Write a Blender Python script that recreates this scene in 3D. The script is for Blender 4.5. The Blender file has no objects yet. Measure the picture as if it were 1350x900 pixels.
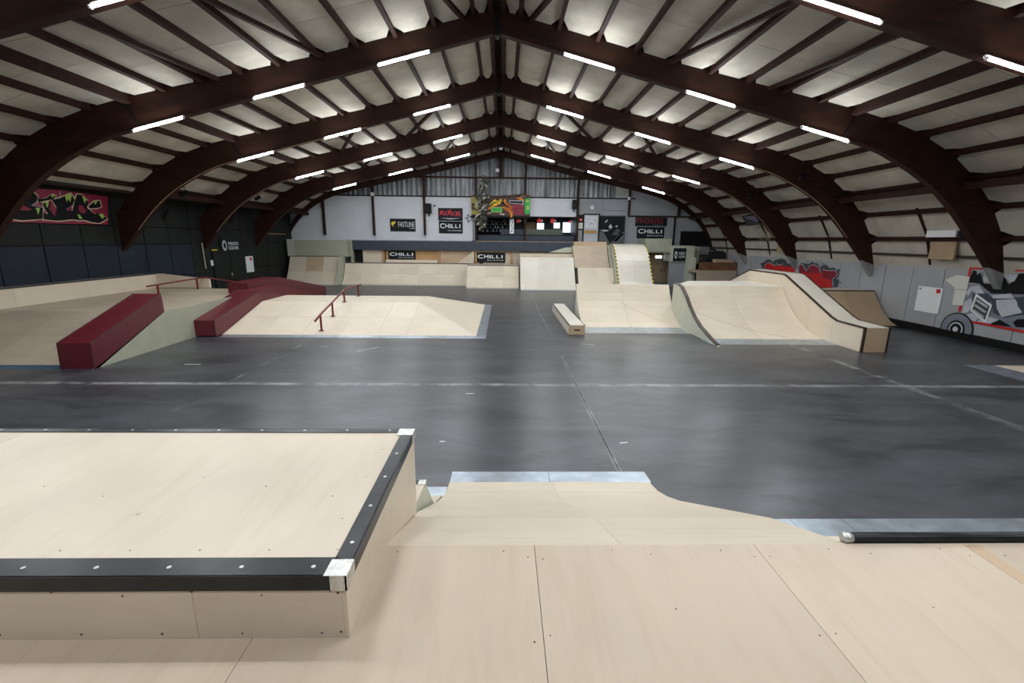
import bpy, bmesh, math, random
from mathutils import Vector, Matrix
random.seed(7)
# ------------------------------------------------------------------ camera
SC = bpy.context.scene
COL = SC.collection
CAM_H, PITCH, YAW, ROLL, FPX = 3.1, math.radians(12.6), math.radians(1.2), math.radians(0.6), 600.0
r0 = Vector((math.cos(YAW), -math.sin(YAW), 0)); fh = Vector((math.sin(YAW), math.cos(YAW), 0))
fw = fh*math.cos(PITCH) - Vector((0, 0, 1))*math.sin(PITCH); up0 = fh*math.sin(PITCH) + Vector((0, 0, 1))*math.cos(PITCH)
ix = r0*math.cos(ROLL) + up0*math.sin(ROLL); iy = -r0*math.sin(ROLL) + up0*math.cos(ROLL)
cd = bpy.data.cameras.new('camera'); cam = bpy.data.objects.new('camera', cd); COL.objects.link(cam)
cd.sensor_width = 36; cd.lens = 36*FPX/1350; cd.clip_start = .02; cd.clip_end = 200
m = Matrix((ix, iy, -fw)).transposed().to_4x4(); m.translation = Vector((0, 0, CAM_H)); cam.matrix_world = m
SC.camera = cam
# ------------------------------------------------------------------ world, exposure
W = bpy.data.worlds.new('world'); SC.world = W; W.use_nodes = True
W.node_tree.nodes['Background'].inputs[0].default_value = (.75, .85, 1, 1)
W.node_tree.nodes['Background'].inputs[1].default_value = .25
SC.view_settings.view_transform = 'Standard'; SC.view_settings.look = 'None'
SC.view_settings.gamma = 1; SC.view_settings.use_curve_mapping = False
SC.view_settings.exposure = 0.3
TUBE = 55.0      # brightness of the fluorescent tubes
GLOWW = 53.0     # downward light of each tube and its reflector, watts
SC.cycles.max_bounces = 8; SC.cycles.diffuse_bounces = 5; SC.cycles.sample_clamp_indirect = 6

# the lens geometry, used to read real wall positions of flat print off the photograph
def ray(px, py):
    a, b = px-675, 450-py
    return ix*a + iy*b + fw*FPX
def onX(px, py, X): d = ray(px, py); t = X/d.x; return (X, d.y*t, CAM_H+d.z*t)
def onY(px, py, Y): d = ray(px, py); t = Y/d.y; return (d.x*t, Y, CAM_H+d.z*t)

# ------------------------------------------------------------------ materials
def nodes(name):
    mt = bpy.data.materials.new(name); mt.use_nodes = True
    nt = mt.node_tree; b = nt.nodes['Principled BSDF']
    return mt, nt, b
def N(nt, t, **k):
    n = nt.nodes.new(t)
    for a, v in k.items():
        if a in n.inputs.keys(): n.inputs[a].default_value = v
        else: setattr(n, a, v)
    return n
def plain(name, c, rough=.6, metal=0, noise=.12, scale=3, spec=.5, emit=0, bump=0):
    mt, nt, b = nodes(name)
    b.inputs['Roughness'].default_value = rough; b.inputs['Metallic'].default_value = metal
    b.inputs['Specular IOR Level'].default_value = spec
    if emit:
        b.inputs['Base Color'].default_value = (*c, 1)
        b.inputs['Emission Color'].default_value = (*c, 1); b.inputs['Emission Strength'].default_value = emit
        return mt
    g = N(nt, 'ShaderNodeNewGeometry'); n = N(nt, 'ShaderNodeTexNoise', Scale=scale, Detail=5.0)
    nt.links.new(g.outputs['Position'], n.inputs['Vector'])
    r = N(nt, 'ShaderNodeMapRange'); r.inputs[3].default_value = 1-noise; r.inputs[4].default_value = 1+noise
    r.inputs[1].default_value = .3; r.inputs[2].default_value = .7
    nt.links.new(n.outputs['Fac'], r.inputs[0])
    v = N(nt, 'ShaderNodeVectorMath', operation='SCALE'); v.inputs[0].default_value = c
    nt.links.new(r.outputs[0], v.inputs['Scale']); nt.links.new(v.outputs[0], b.inputs['Base Color'])
    if bump:
        bp = N(nt, 'ShaderNodeBump', Strength=bump, Distance=.01)
        nt.links.new(n.outputs['Fac'], bp.inputs['Height']); nt.links.new(bp.outputs[0], b.inputs['Normal'])
    return mt
def plywood(name, c, c2, stretch=(1, 9, 9), rough=.42, var=.10):
    mt, nt, b = nodes(name)
    b.inputs['Roughness'].default_value = rough; b.inputs['Specular IOR Level'].default_value = .35
    g = N(nt, 'ShaderNodeNewGeometry'); oi = N(nt, 'ShaderNodeObjectInfo')
    off = N(nt, 'ShaderNodeVectorMath', operation='SCALE'); off.inputs[0].default_value = (37, 19, 11)
    nt.links.new(oi.outputs['Random'], off.inputs['Scale'])
    ad = N(nt, 'ShaderNodeVectorMath', operation='ADD')
    nt.links.new(g.outputs['Position'], ad.inputs[0]); nt.links.new(off.outputs[0], ad.inputs[1])
    mp = N(nt, 'ShaderNodeMapping'); mp.inputs['Scale'].default_value = stretch
    nt.links.new(ad.outputs[0], mp.inputs[0])
    n1 = N(nt, 'ShaderNodeTexNoise', Scale=1.3, Detail=9.0, Roughness=.62, Distortion=.5)
    nt.links.new(mp.outputs[0], n1.inputs['Vector'])
    n2 = N(nt, 'ShaderNodeTexNoise', Scale=1.1, Detail=4.0); nt.links.new(ad.outputs[0], n2.inputs['Vector'])
    cr = N(nt, 'ShaderNodeMix', data_type='RGBA'); cr.inputs['A'].default_value = (*c, 1); cr.inputs['B'].default_value = (*c2, 1)
    mr = N(nt, 'ShaderNodeMapRange'); mr.inputs[1].default_value = .48; mr.inputs[2].default_value = .78
    nt.links.new(n1.outputs['Fac'], mr.inputs[0]); nt.links.new(mr.outputs[0], cr.inputs['Factor'])
    # soft wear blotches, object to object tint
    r2 = N(nt, 'ShaderNodeMapRange'); r2.inputs[1].default_value = .3; r2.inputs[2].default_value = .7
    r2.inputs[3].default_value = 1-var; r2.inputs[4].default_value = 1+var*.5
    nt.links.new(n2.outputs['Fac'], r2.inputs[0])
    r3 = N(nt, 'ShaderNodeMapRange'); r3.inputs[3].default_value = 1-var*.9; r3.inputs[4].default_value = 1.04
    nt.links.new(oi.outputs['Random'], r3.inputs[0])
    mu = N(nt, 'ShaderNodeMath', operation='MULTIPLY'); nt.links.new(r2.outputs[0], mu.inputs[0]); nt.links.new(r3.outputs[0], mu.inputs[1])
    # small knots
    vo = N(nt, 'ShaderNodeTexVoronoi', Scale=2.3); nt.links.new(ad.outputs[0], vo.inputs['Vector'])
    kn = N(nt, 'ShaderNodeMapRange'); kn.inputs[1].default_value = .012; kn.inputs[2].default_value = .04
    kn.inputs[3].default_value = .62; kn.inputs[4].default_value = 1
    nt.links.new(vo.outputs['Distance'], kn.inputs[0])
    m2 = N(nt, 'ShaderNodeMath', operation='MULTIPLY'); nt.links.new(mu.outputs[0], m2.inputs[0]); nt.links.new(kn.outputs[0], m2.inputs[1])
    v = N(nt, 'ShaderNodeVectorMath', operation='SCALE')
    nt.links.new(cr.outputs['Result'], v.inputs[0]); nt.links.new(m2.outputs[0], v.inputs['Scale'])
    nt.links.new(v.outputs[0], b.inputs['Base Color'])
    return mt
PLY = plywood('birch_plywood', (.70, .61, .485), (.64, .54, .42), var=.06)
PLYM = plywood('dull_plywood', (.50, .42, .325), (.42, .34, .26))
PLYY = plywood('birch_plywood_lengthwise', (.68, .59, .475), (.63, .53, .415), stretch=(9, 1, 9))
PLYK = plywood('warm_deck_plywood', (.62, .515, .40), (.56, .45, .335), stretch=(9, 1, 9), var=.09)
PLYT = plywood('tan_plywood', (.60, .44, .29), (.50, .36, .23), rough=.5)
PLYD = plywood('worn_plywood', (.50, .41, .31), (.41, .32, .24), rough=.55)
PLYO = plywood('orange_plywood', (.52, .31, .14), (.42, .24, .10), rough=.5)
PLYW = plywood('white_laminate', (.72, .67, .58), (.66, .60, .50), rough=.35, var=.05)
EDGE = plain('dark_plywood_edge', (.035, .02, .013), .5)
SAGE = plain('sage_green_paint', (.40, .41, .31), .55, noise=.05)
SAGE2 = plain('pale_sage_paint', (.52, .53, .43), .55, noise=.05)
RED = plain('dark_red_laminate', (.105, .009, .017), .38, noise=.14, scale=5)
REDR = plain('red_painted_steel', (.16, .012, .016), .35)
STEEL = plain('galvanised_steel', (.40, .46, .52), .33, metal=.75, noise=.22, scale=4)
STEELB = plain('blue_tinted_steel', (.05, .13, .24), .4, metal=.4, noise=.3, scale=5)
IRON = plain('black_angle_iron', (.022, .024, .027), .33, metal=.5, noise=.3, scale=8)
WELD = plain('ground_bare_steel', (.62, .62, .6), .35, metal=.7, noise=.3, scale=30)
SCREW = plain('screw_metal', (.6, .6, .6), .35, metal=.6)
SCRD = plain('dark_screw_hole', (.10, .065, .04), .6)
BLK = plain('black_paint', (.006, .006, .007), .6, spec=.2)
BLKR = plain('black_rubber', (.012, .012, .012), .8)
BANN = plain('black_banner_cloth', (.008, .009, .012), .6, spec=.25)
WHT = plain('white_print', (.82, .83, .84), .55, noise=.03)
CREAM = plain('cream_board', (.70, .69, .62), .55, noise=.04)
WALLW = plain('white_wall_board', (.68, .70, .745), .6, noise=.05, scale=1)
WALLG = plain('grey_painted_wall', (.32, .335, .36), .6, noise=.08, scale=1)
WALLR = plain('light_grey_panel', (.36, .37, .39), .5, noise=.06, scale=1.2)
BLUE = plain('blue_grey_paint', (.035, .05, .075), .5)
NAVY = plain('navy_wall_panel', (.014, .021, .036), .6, noise=.2, scale=1.5, spec=.25)
DGRN = plain('dark_green_wall_panel', (.016, .019, .017), .65, noise=.2, scale=1.5, spec=.2)
INS = None
BEAM = None
def beam_mat():
    mt, nt, b = nodes('stained_glulam')
    b.inputs['Roughness'].default_value = .6; b.inputs['Specular IOR Level'].default_value = .25
    g = N(nt, 'ShaderNodeNewGeometry'); mp = N(nt, 'ShaderNodeMapping'); mp.inputs['Scale'].default_value = (.6, 8, 3)
    nt.links.new(g.outputs['Position'], mp.inputs[0])
    n = N(nt, 'ShaderNodeTexNoise', Scale=3.0, Detail=8.0, Roughness=.7); nt.links.new(mp.outputs[0], n.inputs['Vector'])
    cr = N(nt, 'ShaderNodeMix', data_type='RGBA'); cr.inputs['A'].default_value = (.043, .0125, .0055, 1); cr.inputs['B'].default_value = (.017, .006, .0033, 1)
    mr = N(nt, 'ShaderNodeMapRange'); mr.inputs[1].default_value = .35; mr.inputs[2].default_value = .65
    nt.links.new(n.outputs['Fac'], mr.inputs[0]); nt.links.new(mr.outputs[0], cr.inputs['Factor'])
    nt.links.new(cr.outputs['Result'], b.inputs['Base Color'])
    return mt
BEAM = beam_mat()
PURL = plain('stained_purlin', (.030, .011, .0065), .7, noise=.35, scale=5, spec=.2)
DARKW = plain('dark_roof_deck', (.03, .018, .012), .8)
WFOOT = plain('grey_painted_foot', (.28, .285, .29), .6)
def ins_mat():
    mt, nt, b = nodes('cream_insulation_board'); b.inputs['Roughness'].default_value = .75
    g = N(nt, 'ShaderNodeNewGeometry')
    oi = N(nt, 'ShaderNodeObjectInfo')
    n = N(nt, 'ShaderNodeTexNoise', Scale=1.1, Detail=6.0, Roughness=.6); nt.links.new(g.outputs['Position'], n.inputs['Vector'])
    r = N(nt, 'ShaderNodeMapRange'); r.inputs[1].default_value = .3; r.inputs[2].default_value = .7; r.inputs[3].default_value = .72; r.inputs[4].default_value = 1.08
    nt.links.new(n.outputs['Fac'], r.inputs[0])
    r3 = N(nt, 'ShaderNodeMapRange'); r3.inputs[3].default_value = .86; r3.inputs[4].default_value = 1.06
    nt.links.new(oi.outputs['Random'], r3.inputs[0])
    mu = N(nt, 'ShaderNodeMath', operation='MULTIPLY'); nt.links.new(r.outputs[0], mu.inputs[0]); nt.links.new(r3.outputs[0], mu.inputs[1])
    v = N(nt, 'ShaderNodeVectorMath', operation='SCALE'); v.inputs[0].default_value = (.60, .555, .465)
    nt.links.new(mu.outputs[0], v.inputs['Scale']); nt.links.new(v.outputs[0], b.inputs['Base Color'])
    bp = N(nt, 'ShaderNodeBump', Strength=.5, Distance=.08); nt.links.new(n.outputs['Fac'], bp.inputs['Height']); nt.links.new(bp.outputs[0], b.inputs['Normal'])
    return mt
INS = ins_mat()
def floor_mat():
    mt, nt, b = nodes('polished_dark_concrete')
    g = N(nt, 'ShaderNodeNewGeometry')
    mp = N(nt, 'ShaderNodeMapping'); mp.inputs['Scale'].default_value = (.35, .9, 1); mp.inputs['Rotation'].default_value = (0, 0, .35)
    nt.links.new(g.outputs['Position'], mp.inputs[0])
    n = N(nt, 'ShaderNodeTexNoise', Scale=1.4, Detail=12.0, Roughness=.7, Distortion=.6); nt.links.new(mp.outputs[0], n.inputs['Vector'])
    n2 = N(nt, 'ShaderNodeTexNoise', Scale=14.0, Detail=6.0, Roughness=.7); nt.links.new(mp.outputs[0], n2.inputs['Vector'])
    n3 = N(nt, 'ShaderNodeTexNoise', Scale=1.1, Detail=9.0, Roughness=.75); nt.links.new(g.outputs['Position'], n3.inputs['Vector'])
    cr = N(nt, 'ShaderNodeMix', data_type='RGBA'); cr.inputs['A'].default_value = (.015, .016, .019, 1); cr.inputs['B'].default_value = (.078, .083, .095, 1)
    mr = N(nt, 'ShaderNodeMapRange'); mr.inputs[1].default_value = .3; mr.inputs[2].default_value = .68
    nt.links.new(n.outputs['Fac'], mr.inputs[0]); nt.links.new(mr.outputs[0], cr.inputs['Factor'])
    # chalky wear along the joints at y=9.55 and x=9.0
    sp = N(nt, 'ShaderNodeSeparateXYZ'); nt.links.new(g.outputs['Position'], sp.inputs[0])
    def line(out, pos, wd, lo, hi):
        s = N(nt, 'ShaderNodeMath', operation='SUBTRACT'); nt.links.new(out, s.inputs[0]); s.inputs[1].default_value = pos
        a = N(nt, 'ShaderNodeMath', operation='ABSOLUTE'); nt.links.new(s.outputs[0], a.inputs[0])
        r = N(nt, 'ShaderNodeMapRange'); r.inputs[1].default_value = wd; r.inputs[2].default_value = 0
        nt.links.new(a.outputs[0], r.inputs[0])
        nn = N(nt, 'ShaderNodeMapRange'); nn.inputs[1].default_value = lo; nn.inputs[2].default_value = hi
        nt.links.new(n3.outputs['Fac'], nn.inputs[0])
        m_ = N(nt, 'ShaderNodeMath', operation='MULTIPLY'); nt.links.new(r.outputs[0], m_.inputs[0]); nt.links.new(nn.outputs[0], m_.inputs[1])
        return m_.outputs[0]
    outs = [line(sp.outputs['Y'], 9.53, .12, .40, .60), line(sp.outputs['X'], 9.0, .15, .46, .68), line(sp.outputs['X'], 1.62, .05, .42, .68), line(sp.outputs['X'], -5.98, .06, .5, .75)]
    acc = outs[0]
    for o in outs[1:]:
        mx = N(nt, 'ShaderNodeMath', operation='MAXIMUM'); nt.links.new(acc, mx.inputs[0]); nt.links.new(o, mx.inputs[1]); acc = mx.outputs[0]
    c2 = N(nt, 'ShaderNodeMix', data_type='RGBA'); c2.inputs['B'].default_value = (.42, .43, .44, 1)
    nt.links.new(acc, c2.inputs['Factor']); nt.links.new(cr.outputs['Result'], c2.inputs['A'])
    nt.links.new(c2.outputs['Result'], b.inputs['Base Color'])
    rr = N(nt, 'ShaderNodeMapRange'); rr.inputs[3].default_value = .25; rr.inputs[4].default_value = .42
    nt.links.new(n2.outputs['Fac'], rr.inputs[0]); nt.links.new(rr.outputs[0], b.inputs['Roughness'])
    bp = N(nt, 'ShaderNodeBump', Strength=.12, Distance=.01); nt.links.new(n2.outputs['Fac'], bp.inputs['Height']); nt.links.new(bp.outputs[0], b.inputs['Normal'])
    return mt
CONC = floor_mat()
def metal_sheet_mat():
    mt, nt, b = nodes('brushed_corrugated_metal'); b.inputs['Metallic'].default_value = .55; b.inputs['Roughness'].default_value = .42
    g = N(nt, 'ShaderNodeNewGeometry'); mp = N(nt, 'ShaderNodeMapping'); mp.inputs['Scale'].default_value = (3.2, 1, .25)
    nt.links.new(g.outputs['Position'], mp.inputs[0])
    n = N(nt, 'ShaderNodeTexNoise', Scale=1.5, Detail=6.0, Roughness=.7); nt.links.new(mp.outputs[0], n.inputs['Vector'])
    cr = N(nt, 'ShaderNodeMix', data_type='RGBA'); cr.inputs['A'].default_value = (.06, .065, .07, 1); cr.inputs['B'].default_value = (.34, .35, .36, 1)
    mr = N(nt, 'ShaderNodeMapRange'); mr.inputs[1].default_value = .35; mr.inputs[2].default_value = .7
    nt.links.new(n.outputs['Fac'], mr.inputs[0]); nt.links.new(mr.outputs[0], cr.inputs['Factor']); nt.links.new(cr.outputs['Result'], b.inputs['Base Color'])
    return mt
CORR = metal_sheet_mat()
TUBEM = plain('lit_tube', (.93, .97, 1.0), emit=TUBE)
def col(name, c, **k): return plain(name, c, **k)
CRIM = col('crimson_print', (.26, .012, .045), rough=.5)
REDP = col('red_spray_paint', (.55, .012, .015), rough=.5)
DREDP = col('deep_red_spray_paint', (.22, .008, .02), rough=.5)
LIME = col('lime_paint', (.38, .60, .12), rough=.5)
CRP = col('cream_outline_paint', (.72, .60, .42), rough=.5)
LILA = col('lilac_outline_paint', (.42, .36, .55), rough=.5)
GRYP = col('slate_spray_paint', (.055, .065, .075), rough=.5)
MID = col('mid_grey_paint', (.19, .21, .25), rough=.5)
PALE = col('pale_grey_paint', (.50, .53, .57), rough=.5)
DSL = col('dark_slate_paint', (.045, .055, .075), rough=.5)
YEL = col('yellow_paint', (.75, .60, .04), rough=.5)
ORG = col('orange_paint', (.85, .25, .02), rough=.5)
GRN = col('green_paint', (.03, .42, .06), rough=.5)
OLV = col('olive_paint', (.36, .30, .05), rough=.5)
BRN = col('brown_paint', (.07, .035, .025), rough=.6)
CARD = col('brown_cardboard', (.40, .28, .17), rough=.7)
KHA = col('khaki_olive_counter', (.09, .11, .08), rough=.5)
GLOW = plain('daylit_pane', (.80, .90, 1.0), emit=1.3)
GLW2 = plain('lit_sign_face', (.95, 1.0, .98), emit=4.0)

# ------------------------------------------------------------------ mesh helpers
def wloc(o):
    v = Vector((0, 0, 0))
    while o is not None: v += o.location; o = o.parent
    return v
def props(o, label=None, cat=None, group=None, kind=None):
    if label: o['label'] = label
    if cat: o['category'] = cat
    if group: o['group'] = group
    if kind: o['kind'] = kind
    return o
def mesh(name, vs, fs, mat, parent=None, smooth=False, **p):
    base = wloc(parent) if parent else Vector(((min(v[0] for v in vs)+max(v[0] for v in vs))/2, (min(v[1] for v in vs)+max(v[1] for v in vs))/2, min(v[2] for v in vs)))
    me = bpy.data.meshes.new(name); me.from_pydata([tuple(Vector(v)-base) for v in vs], [], fs)
    bm = bmesh.new(); bm.from_mesh(me); bmesh.ops.recalc_face_normals(bm, faces=bm.faces); bm.to_mesh(me); bm.free()
    me.materials.append(mat)
    if smooth: me.polygons.foreach_set('use_smooth', [True]*len(me.polygons))
    o = bpy.data.objects.new(name, me); COL.objects.link(o)
    if parent: o.parent = parent
    else: o.location = base
    return props(o, **p)
def thing(name, label, cat, loc, group=None):
    o = bpy.data.objects.new(name, None); COL.objects.link(o); o.location = loc; o.empty_display_size = .1
    return props(o, label, cat, group)
def struct(name, loc=(0, 0, 0)):
    o = bpy.data.objects.new(name, None); COL.objects.link(o); o.location = loc; o['kind'] = 'structure'; return o
class MB:                                   # collects shapes for one mesh
    def __init__(s): s.v = []; s.f = []
    def add(s, vs, fs):
        n = len(s.v); s.v += [tuple(v) for v in vs]; s.f += [tuple(i+n for i in f) for f in fs]; return s
    def box(s, a, b):
        x0, y0, z0 = a; x1, y1, z1 = b
        return s.add([(x0, y0, z0), (x1, y0, z0), (x1, y1, z0), (x0, y1, z0), (x0, y0, z1), (x1, y0, z1), (x1, y1, z1), (x0, y1, z1)],
              [(0, 3, 2, 1), (4, 5, 6, 7), (0, 1, 5, 4), (1, 2, 6, 5), (2, 3, 7, 6), (3, 0, 4, 7)])
    def prism(s, pts, ax, a, b):            # closed outline extruded along an axis
        n = len(pts)
        def P(p, t): return {'x': (t, p[0], p[1]), 'y': (p[0], t, p[1]), 'z': (p[0], p[1], t)}[ax]
        return s.add([P(p, a) for p in pts]+[P(p, b) for p in pts],
              [tuple(range(n)), tuple(range(2*n-1, n-1, -1))]+[(i, (i+1) % n, n+(i+1) % n, n+i) for i in range(n)])
    def strip(s, prof, ax, a, b, th):       # a sheet that follows an open profile, th thick (offset below)
        P = [Vector(p) for p in prof]; low = []
        for i, p in enumerate(P):
            d = (P[min(i+1, len(P)-1)]-P[max(i-1, 0)]).normalized(); nrm = Vector((-d.y, d.x))
            if nrm.y < 0: nrm = -nrm
            low.append(p-nrm*th)
        n = len(P)
        def Q(p, t): return {'x': (t, p[0], p[1]), 'y': (p[0], t, p[1])}[ax]
        vs = [Q(p, a) for p in P]+[Q(p, b) for p in P]+[Q(p, a) for p in low]+[Q(p, b) for p in low]; f = []
        for i in range(n-1):
            f += [(i, i+1, n+i+1, n+i), (2*n+i, 3*n+i, 3*n+i+1, 2*n+i+1), (i, 2*n+i, 2*n+i+1, i+1), (n+i, n+i+1, 3*n+i+1, 3*n+i)]
        f += [(0, n, 3*n, 2*n), (n-1, 3*n-1, 4*n-1, 2*n-1)]
        return s.add(vs, f)
    def bar(s, a, b, w, h):                 # straight bar, w wide level, h high
        a, b = Vector(a), Vector(b); d = (b-a).normalized(); u = Vector((0, 0, 1)) if abs(d.z) < .95 else Vector((0, 1, 0))
        r = d.cross(u).normalized()*w/2; t = r.cross(d).normalized()*h/2
        return s.add([a-r-t, a+r-t, a+r+t, a-r+t, b-r-t, b+r-t, b+r+t, b-r+t], [(0, 3, 2, 1), (4, 5, 6, 7), (0, 1, 5, 4), (1, 2, 6, 5), (2, 3, 7, 6), (3, 0, 4, 7)])
    def tube(s, pts, r, n=8):
        P = [Vector(p) for p in pts]; rings = []
        for i, p in enumerate(P):
            d = (P[min(i+1, len(P)-1)]-P[max(i-1, 0)]).normalized(); u = Vector((0, 0, 1)) if abs(d.z) < .9 else Vector((1, 0, 0))
            a = d.cross(u).normalized(); b = a.cross(d)
            rings.append([p+(a*math.cos(2*math.pi*k/n)+b*math.sin(2*math.pi*k/n))*r for k in range(n)])
        m_ = len(P)
        return s.add([v for q in rings for v in q], [(i*n+k, i*n+(k+1) % n, (i+1)*n+(k+1) % n, (i+1)*n+k) for i in range(m_-1) for k in range(n)]+[tuple(range(n)), tuple(range((m_-1)*n, m_*n))])
    def plate(s, pts, nrm, off, th):        # flat outline, raised off..off+th along nrm
        nrm = Vector(nrm); n = len(pts)
        return s.add([Vector(p)+nrm*off for p in pts]+[Vector(p)+nrm*(off+th) for p in pts], [tuple(range(n)), tuple(range(2*n-1, n-1, -1))]+[(i, (i+1) % n, n+(i+1) % n, n+i) for i in range(n)])
    def build(s, name, mat, parent=None, smooth=False, **p): return mesh(name, s.v, s.f, mat, parent, smooth, **p)
def box(name, a, b, mat, parent=None, **p): return MB().box(a, b).build(name, mat, parent, **p)
def disc(c, r, nrm, n=16):
    nrm = Vector(nrm); u = Vector((0, 0, 1)) if abs(nrm.z) < .9 else Vector((1, 0, 0)); a = nrm.cross(u).normalized(); b = a.cross(nrm)
    return [Vector(c)+(a*math.cos(2*math.pi*k/n)+b*math.sin(2*math.pi*k/n))*r for k in range(n)]
FACE = {'back': Matrix(((1, 0, 0), (0, 0, -1), (0, 1, 0))), 'left': Matrix(((0, 0, 1), (1, 0, 0), (0, 1, 0))), 'right': Matrix(((0, 0, -1), (-1, 0, 0), (0, 1, 0)))}
def lettering(s, w, h, centre, face, mat, parent, name='lettering', bold=.0, tilt=0):
    cu = bpy.data.curves.new('t', 'FONT'); cu.body = s; cu.align_x = 'CENTER'; cu.extrude = .004; cu.offset = bold; cu.resolution_u = 3
    t = bpy.data.objects.new('t', cu); COL.objects.link(t)
    me = bpy.data.meshes.new_from_object(t.evaluated_get(bpy.context.evaluated_depsgraph_get()))
    bpy.data.objects.remove(t); bpy.data.curves.remove(cu)
    xs = [v.co.x for v in me.vertices]; ys = [v.co.y for v in me.vertices]
    cx, cy = (min(xs)+max(xs))/2, (min(ys)+max(ys))/2; sx, sy = w/(max(xs)-min(xs)), h/(max(ys)-min(ys))
    F = FACE[face]; c, s_ = math.cos(tilt), math.sin(tilt); base = Vector(centre)-(wloc(parent) if parent else Vector())
    for v in me.vertices:
        x, y = (v.co.x-cx)*sx, (v.co.y-cy)*sy
        v.co = base + F @ Vector((x*c-y*s_, x*s_+y*c, v.co.z))
    me.materials.clear(); me.materials.append(mat); me.name = name
    o = bpy.data.objects.new(name, me); COL.objects.link(o); o.parent = parent
    return o
def cut(prof, a, b):                        # the piece of a profile between first coordinates a and b
    out = []
    for i in range(len(prof)-1):
        p, q = prof[i], prof[i+1]
        lo, hi = max(a, min(p[0], q[0])), min(b, max(p[0], q[0]))
        if hi-lo > 1e-6:
            f = lambda t: (t, p[1]+(q[1]-p[1])*(t-p[0])/(q[0]-p[0]))
            for t in (lo, hi):
                if not out or abs(out[-1][0]-t) > 1e-6: out.append(f(t))
    return out
def sheets(parent, prof, ys, xs, mat=PLY, lift=.0, tan=(), ax='x', gap=.003):   # plywood sheets laid side by side on a profile
    k = 0
    for i in range(len(xs)-1):
        for j in range(len(ys)-1):
            c = cut(prof, ys[j]+gap, ys[j+1]-gap)
            if len(c) < 2: continue
            c = [(p[0], p[1]+lift) for p in c]
            mt = PLYT if (i, j) in tan else mat
            MB().strip(c, ax, xs[i]+gap, xs[i+1]-gap, .018).build('plywood_sheet', mt, parent); k += 1
def arc(p0, p1, n=8):                       # concave transition: level at p0, rising to p1
    if p1[1]-p0[1] > .8*abs(p1[0]-p0[0]): return [(p0[0]+(p1[0]-p0[0])*i/n, p0[1]+(p1[1]-p0[1])*(i/n)**1.75) for i in range(n+1)]
    d = abs(p1[0]-p0[0]); h = p1[1]-p0[1]; R = (d*d+h*h)/(2*h); s = 1 if p1[0] > p0[0] else -1
    A = math.asin(min(1, d/R)) if h <= R else math.pi-math.asin(d/R)
    return [(p0[0]+s*R*math.sin(A*i/n), p0[1]+R*(1-math.cos(A*i/n))) for i in range(n+1)]

# ------------------------------------------------------------------ structure: roof profile
CX = -.2
def cat(pts, n=6):
    out = [pts[0]]
    for i in range(len(pts)-1):
        p0 = pts[max(i-1, 0)]; p1 = pts[i]; p2 = pts[i+1]; p3 = pts[min(i+2, len(pts)-1)]
        for k in range(1, n+1):
            t = k/n
            out.append(tuple(.5*((2*p1[c])+(-p0[c]+p2[c])*t+(2*p0[c]-5*p1[c]+4*p2[c]-p3[c])*t*t+(-p0[c]+3*p1[c]-3*p2[c]+p3[c])*t**3) for c in (0, 1)))
    return out
UP = [(0, 9.12), (5, 7.9)]+cat([(9.6, 6.93), (11.0, 6.58), (12.2, 6.15), (13.35, 5.5), (14.35, 4.6), (15.1, 3.5), (15.5, 2.3), (15.6, 1.6)], 4)
LO = [(0, 8.5), (5, 7.22)]+cat([(9.8, 6.02), (10.8, 5.74), (11.7, 5.33), (12.6, 4.8), (13.4, 4.15), (14.15, 3.35), (14.85, 2.55), (15.3, 1.95)], 4)
def along(prof):
    L = [0]
    for a, b in zip(prof, prof[1:]): L.append(L[-1]+math.dist(a, b))
    def at(s):
        for i in range(len(L)-1):
            if s <= L[i+1] or i == len(L)-2:
                t = (s-L[i])/(L[i+1]-L[i]); a, b = prof[i], prof[i+1]
                d = Vector((b[0]-a[0], b[1]-a[1])).normalized()
                return Vector((a[0]+(b[0]-a[0])*t, a[1]+(b[1]-a[1])*t)), d
    return at, L[-1]
UAT, ULEN = along(UP)

# floor: concrete slabs cut by saw joints
fl = struct('floor')
box('floor_base', (-18, -8, -.3), (18.5, 40, -.012), BLK, fl)
fx = [-16.5, -13.6, -5.98, 1.62, 9.0, 16.6]; fy = [-8, 2, 9.53, 17.1, 24.7, 36]
for i in range(5):
    for j in range(5):
        box('concrete_slab', (fx[i]+.006, fy[j]+.006, -.2), (fx[i+1]-.006, fy[j+1]-.006, 0), CONC, fl)

for k, (xa, ya, xb, yb) in enumerate(((-.75, 8.93, -.58, 8.93), (-.98, 6.65, -.90, 6.65), (1.85, 6.6, 1.98, 6.62), (-7.9, 11.05, -7.5, 11.05), (-4.1, 12.5, -3.6, 13.0), (-5.3, 13.0, -5.1, 13.05), (2.4, 13.6, 2.8, 13.4))):
    MB().bar((xa, ya, .001), (xb, yb, .001), .022, .002).build('chalk_mark', WHT, fl)
# ceiling: dark deck, cream boards between purlins, wind braces
ce = struct('ceiling')
sk = MB()
for s in (-1, 1):
    pr_ = [(CX+s*d, z+.32) for d, z in UP]
    for a, b in zip(pr_, pr_[1:]):
        if s < 0 and b[1] < 4.85: continue
        sk.add([(a[0], -8, a[1]), (b[0], -8, b[1]), (b[0], 34.2, b[1]), (a[0], 34.2, a[1])], [(0, 1, 2, 3)])
sk.build('roof_deck', DARKW, ce)
ARCHY = [-1.2, 3.8, 8.8, 13.8, 18.8, 23.8, 28.8]
BAYS = [-6.2]+ARCHY+[33.75]
PS = [.2, .66]+[.66+1.075*k for k in range(1, 17)]
def frame(s, side, dn):                     # point on the roof line, pushed dn inwards
    p, d = UAT(s); n = Vector((-d.y, d.x)); n = n if n.y < 0 else -n
    p = p + n*dn
    return (CX+side*p.x, p.y)
lim = {-1: 15.12, 1: 18.2}
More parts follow.
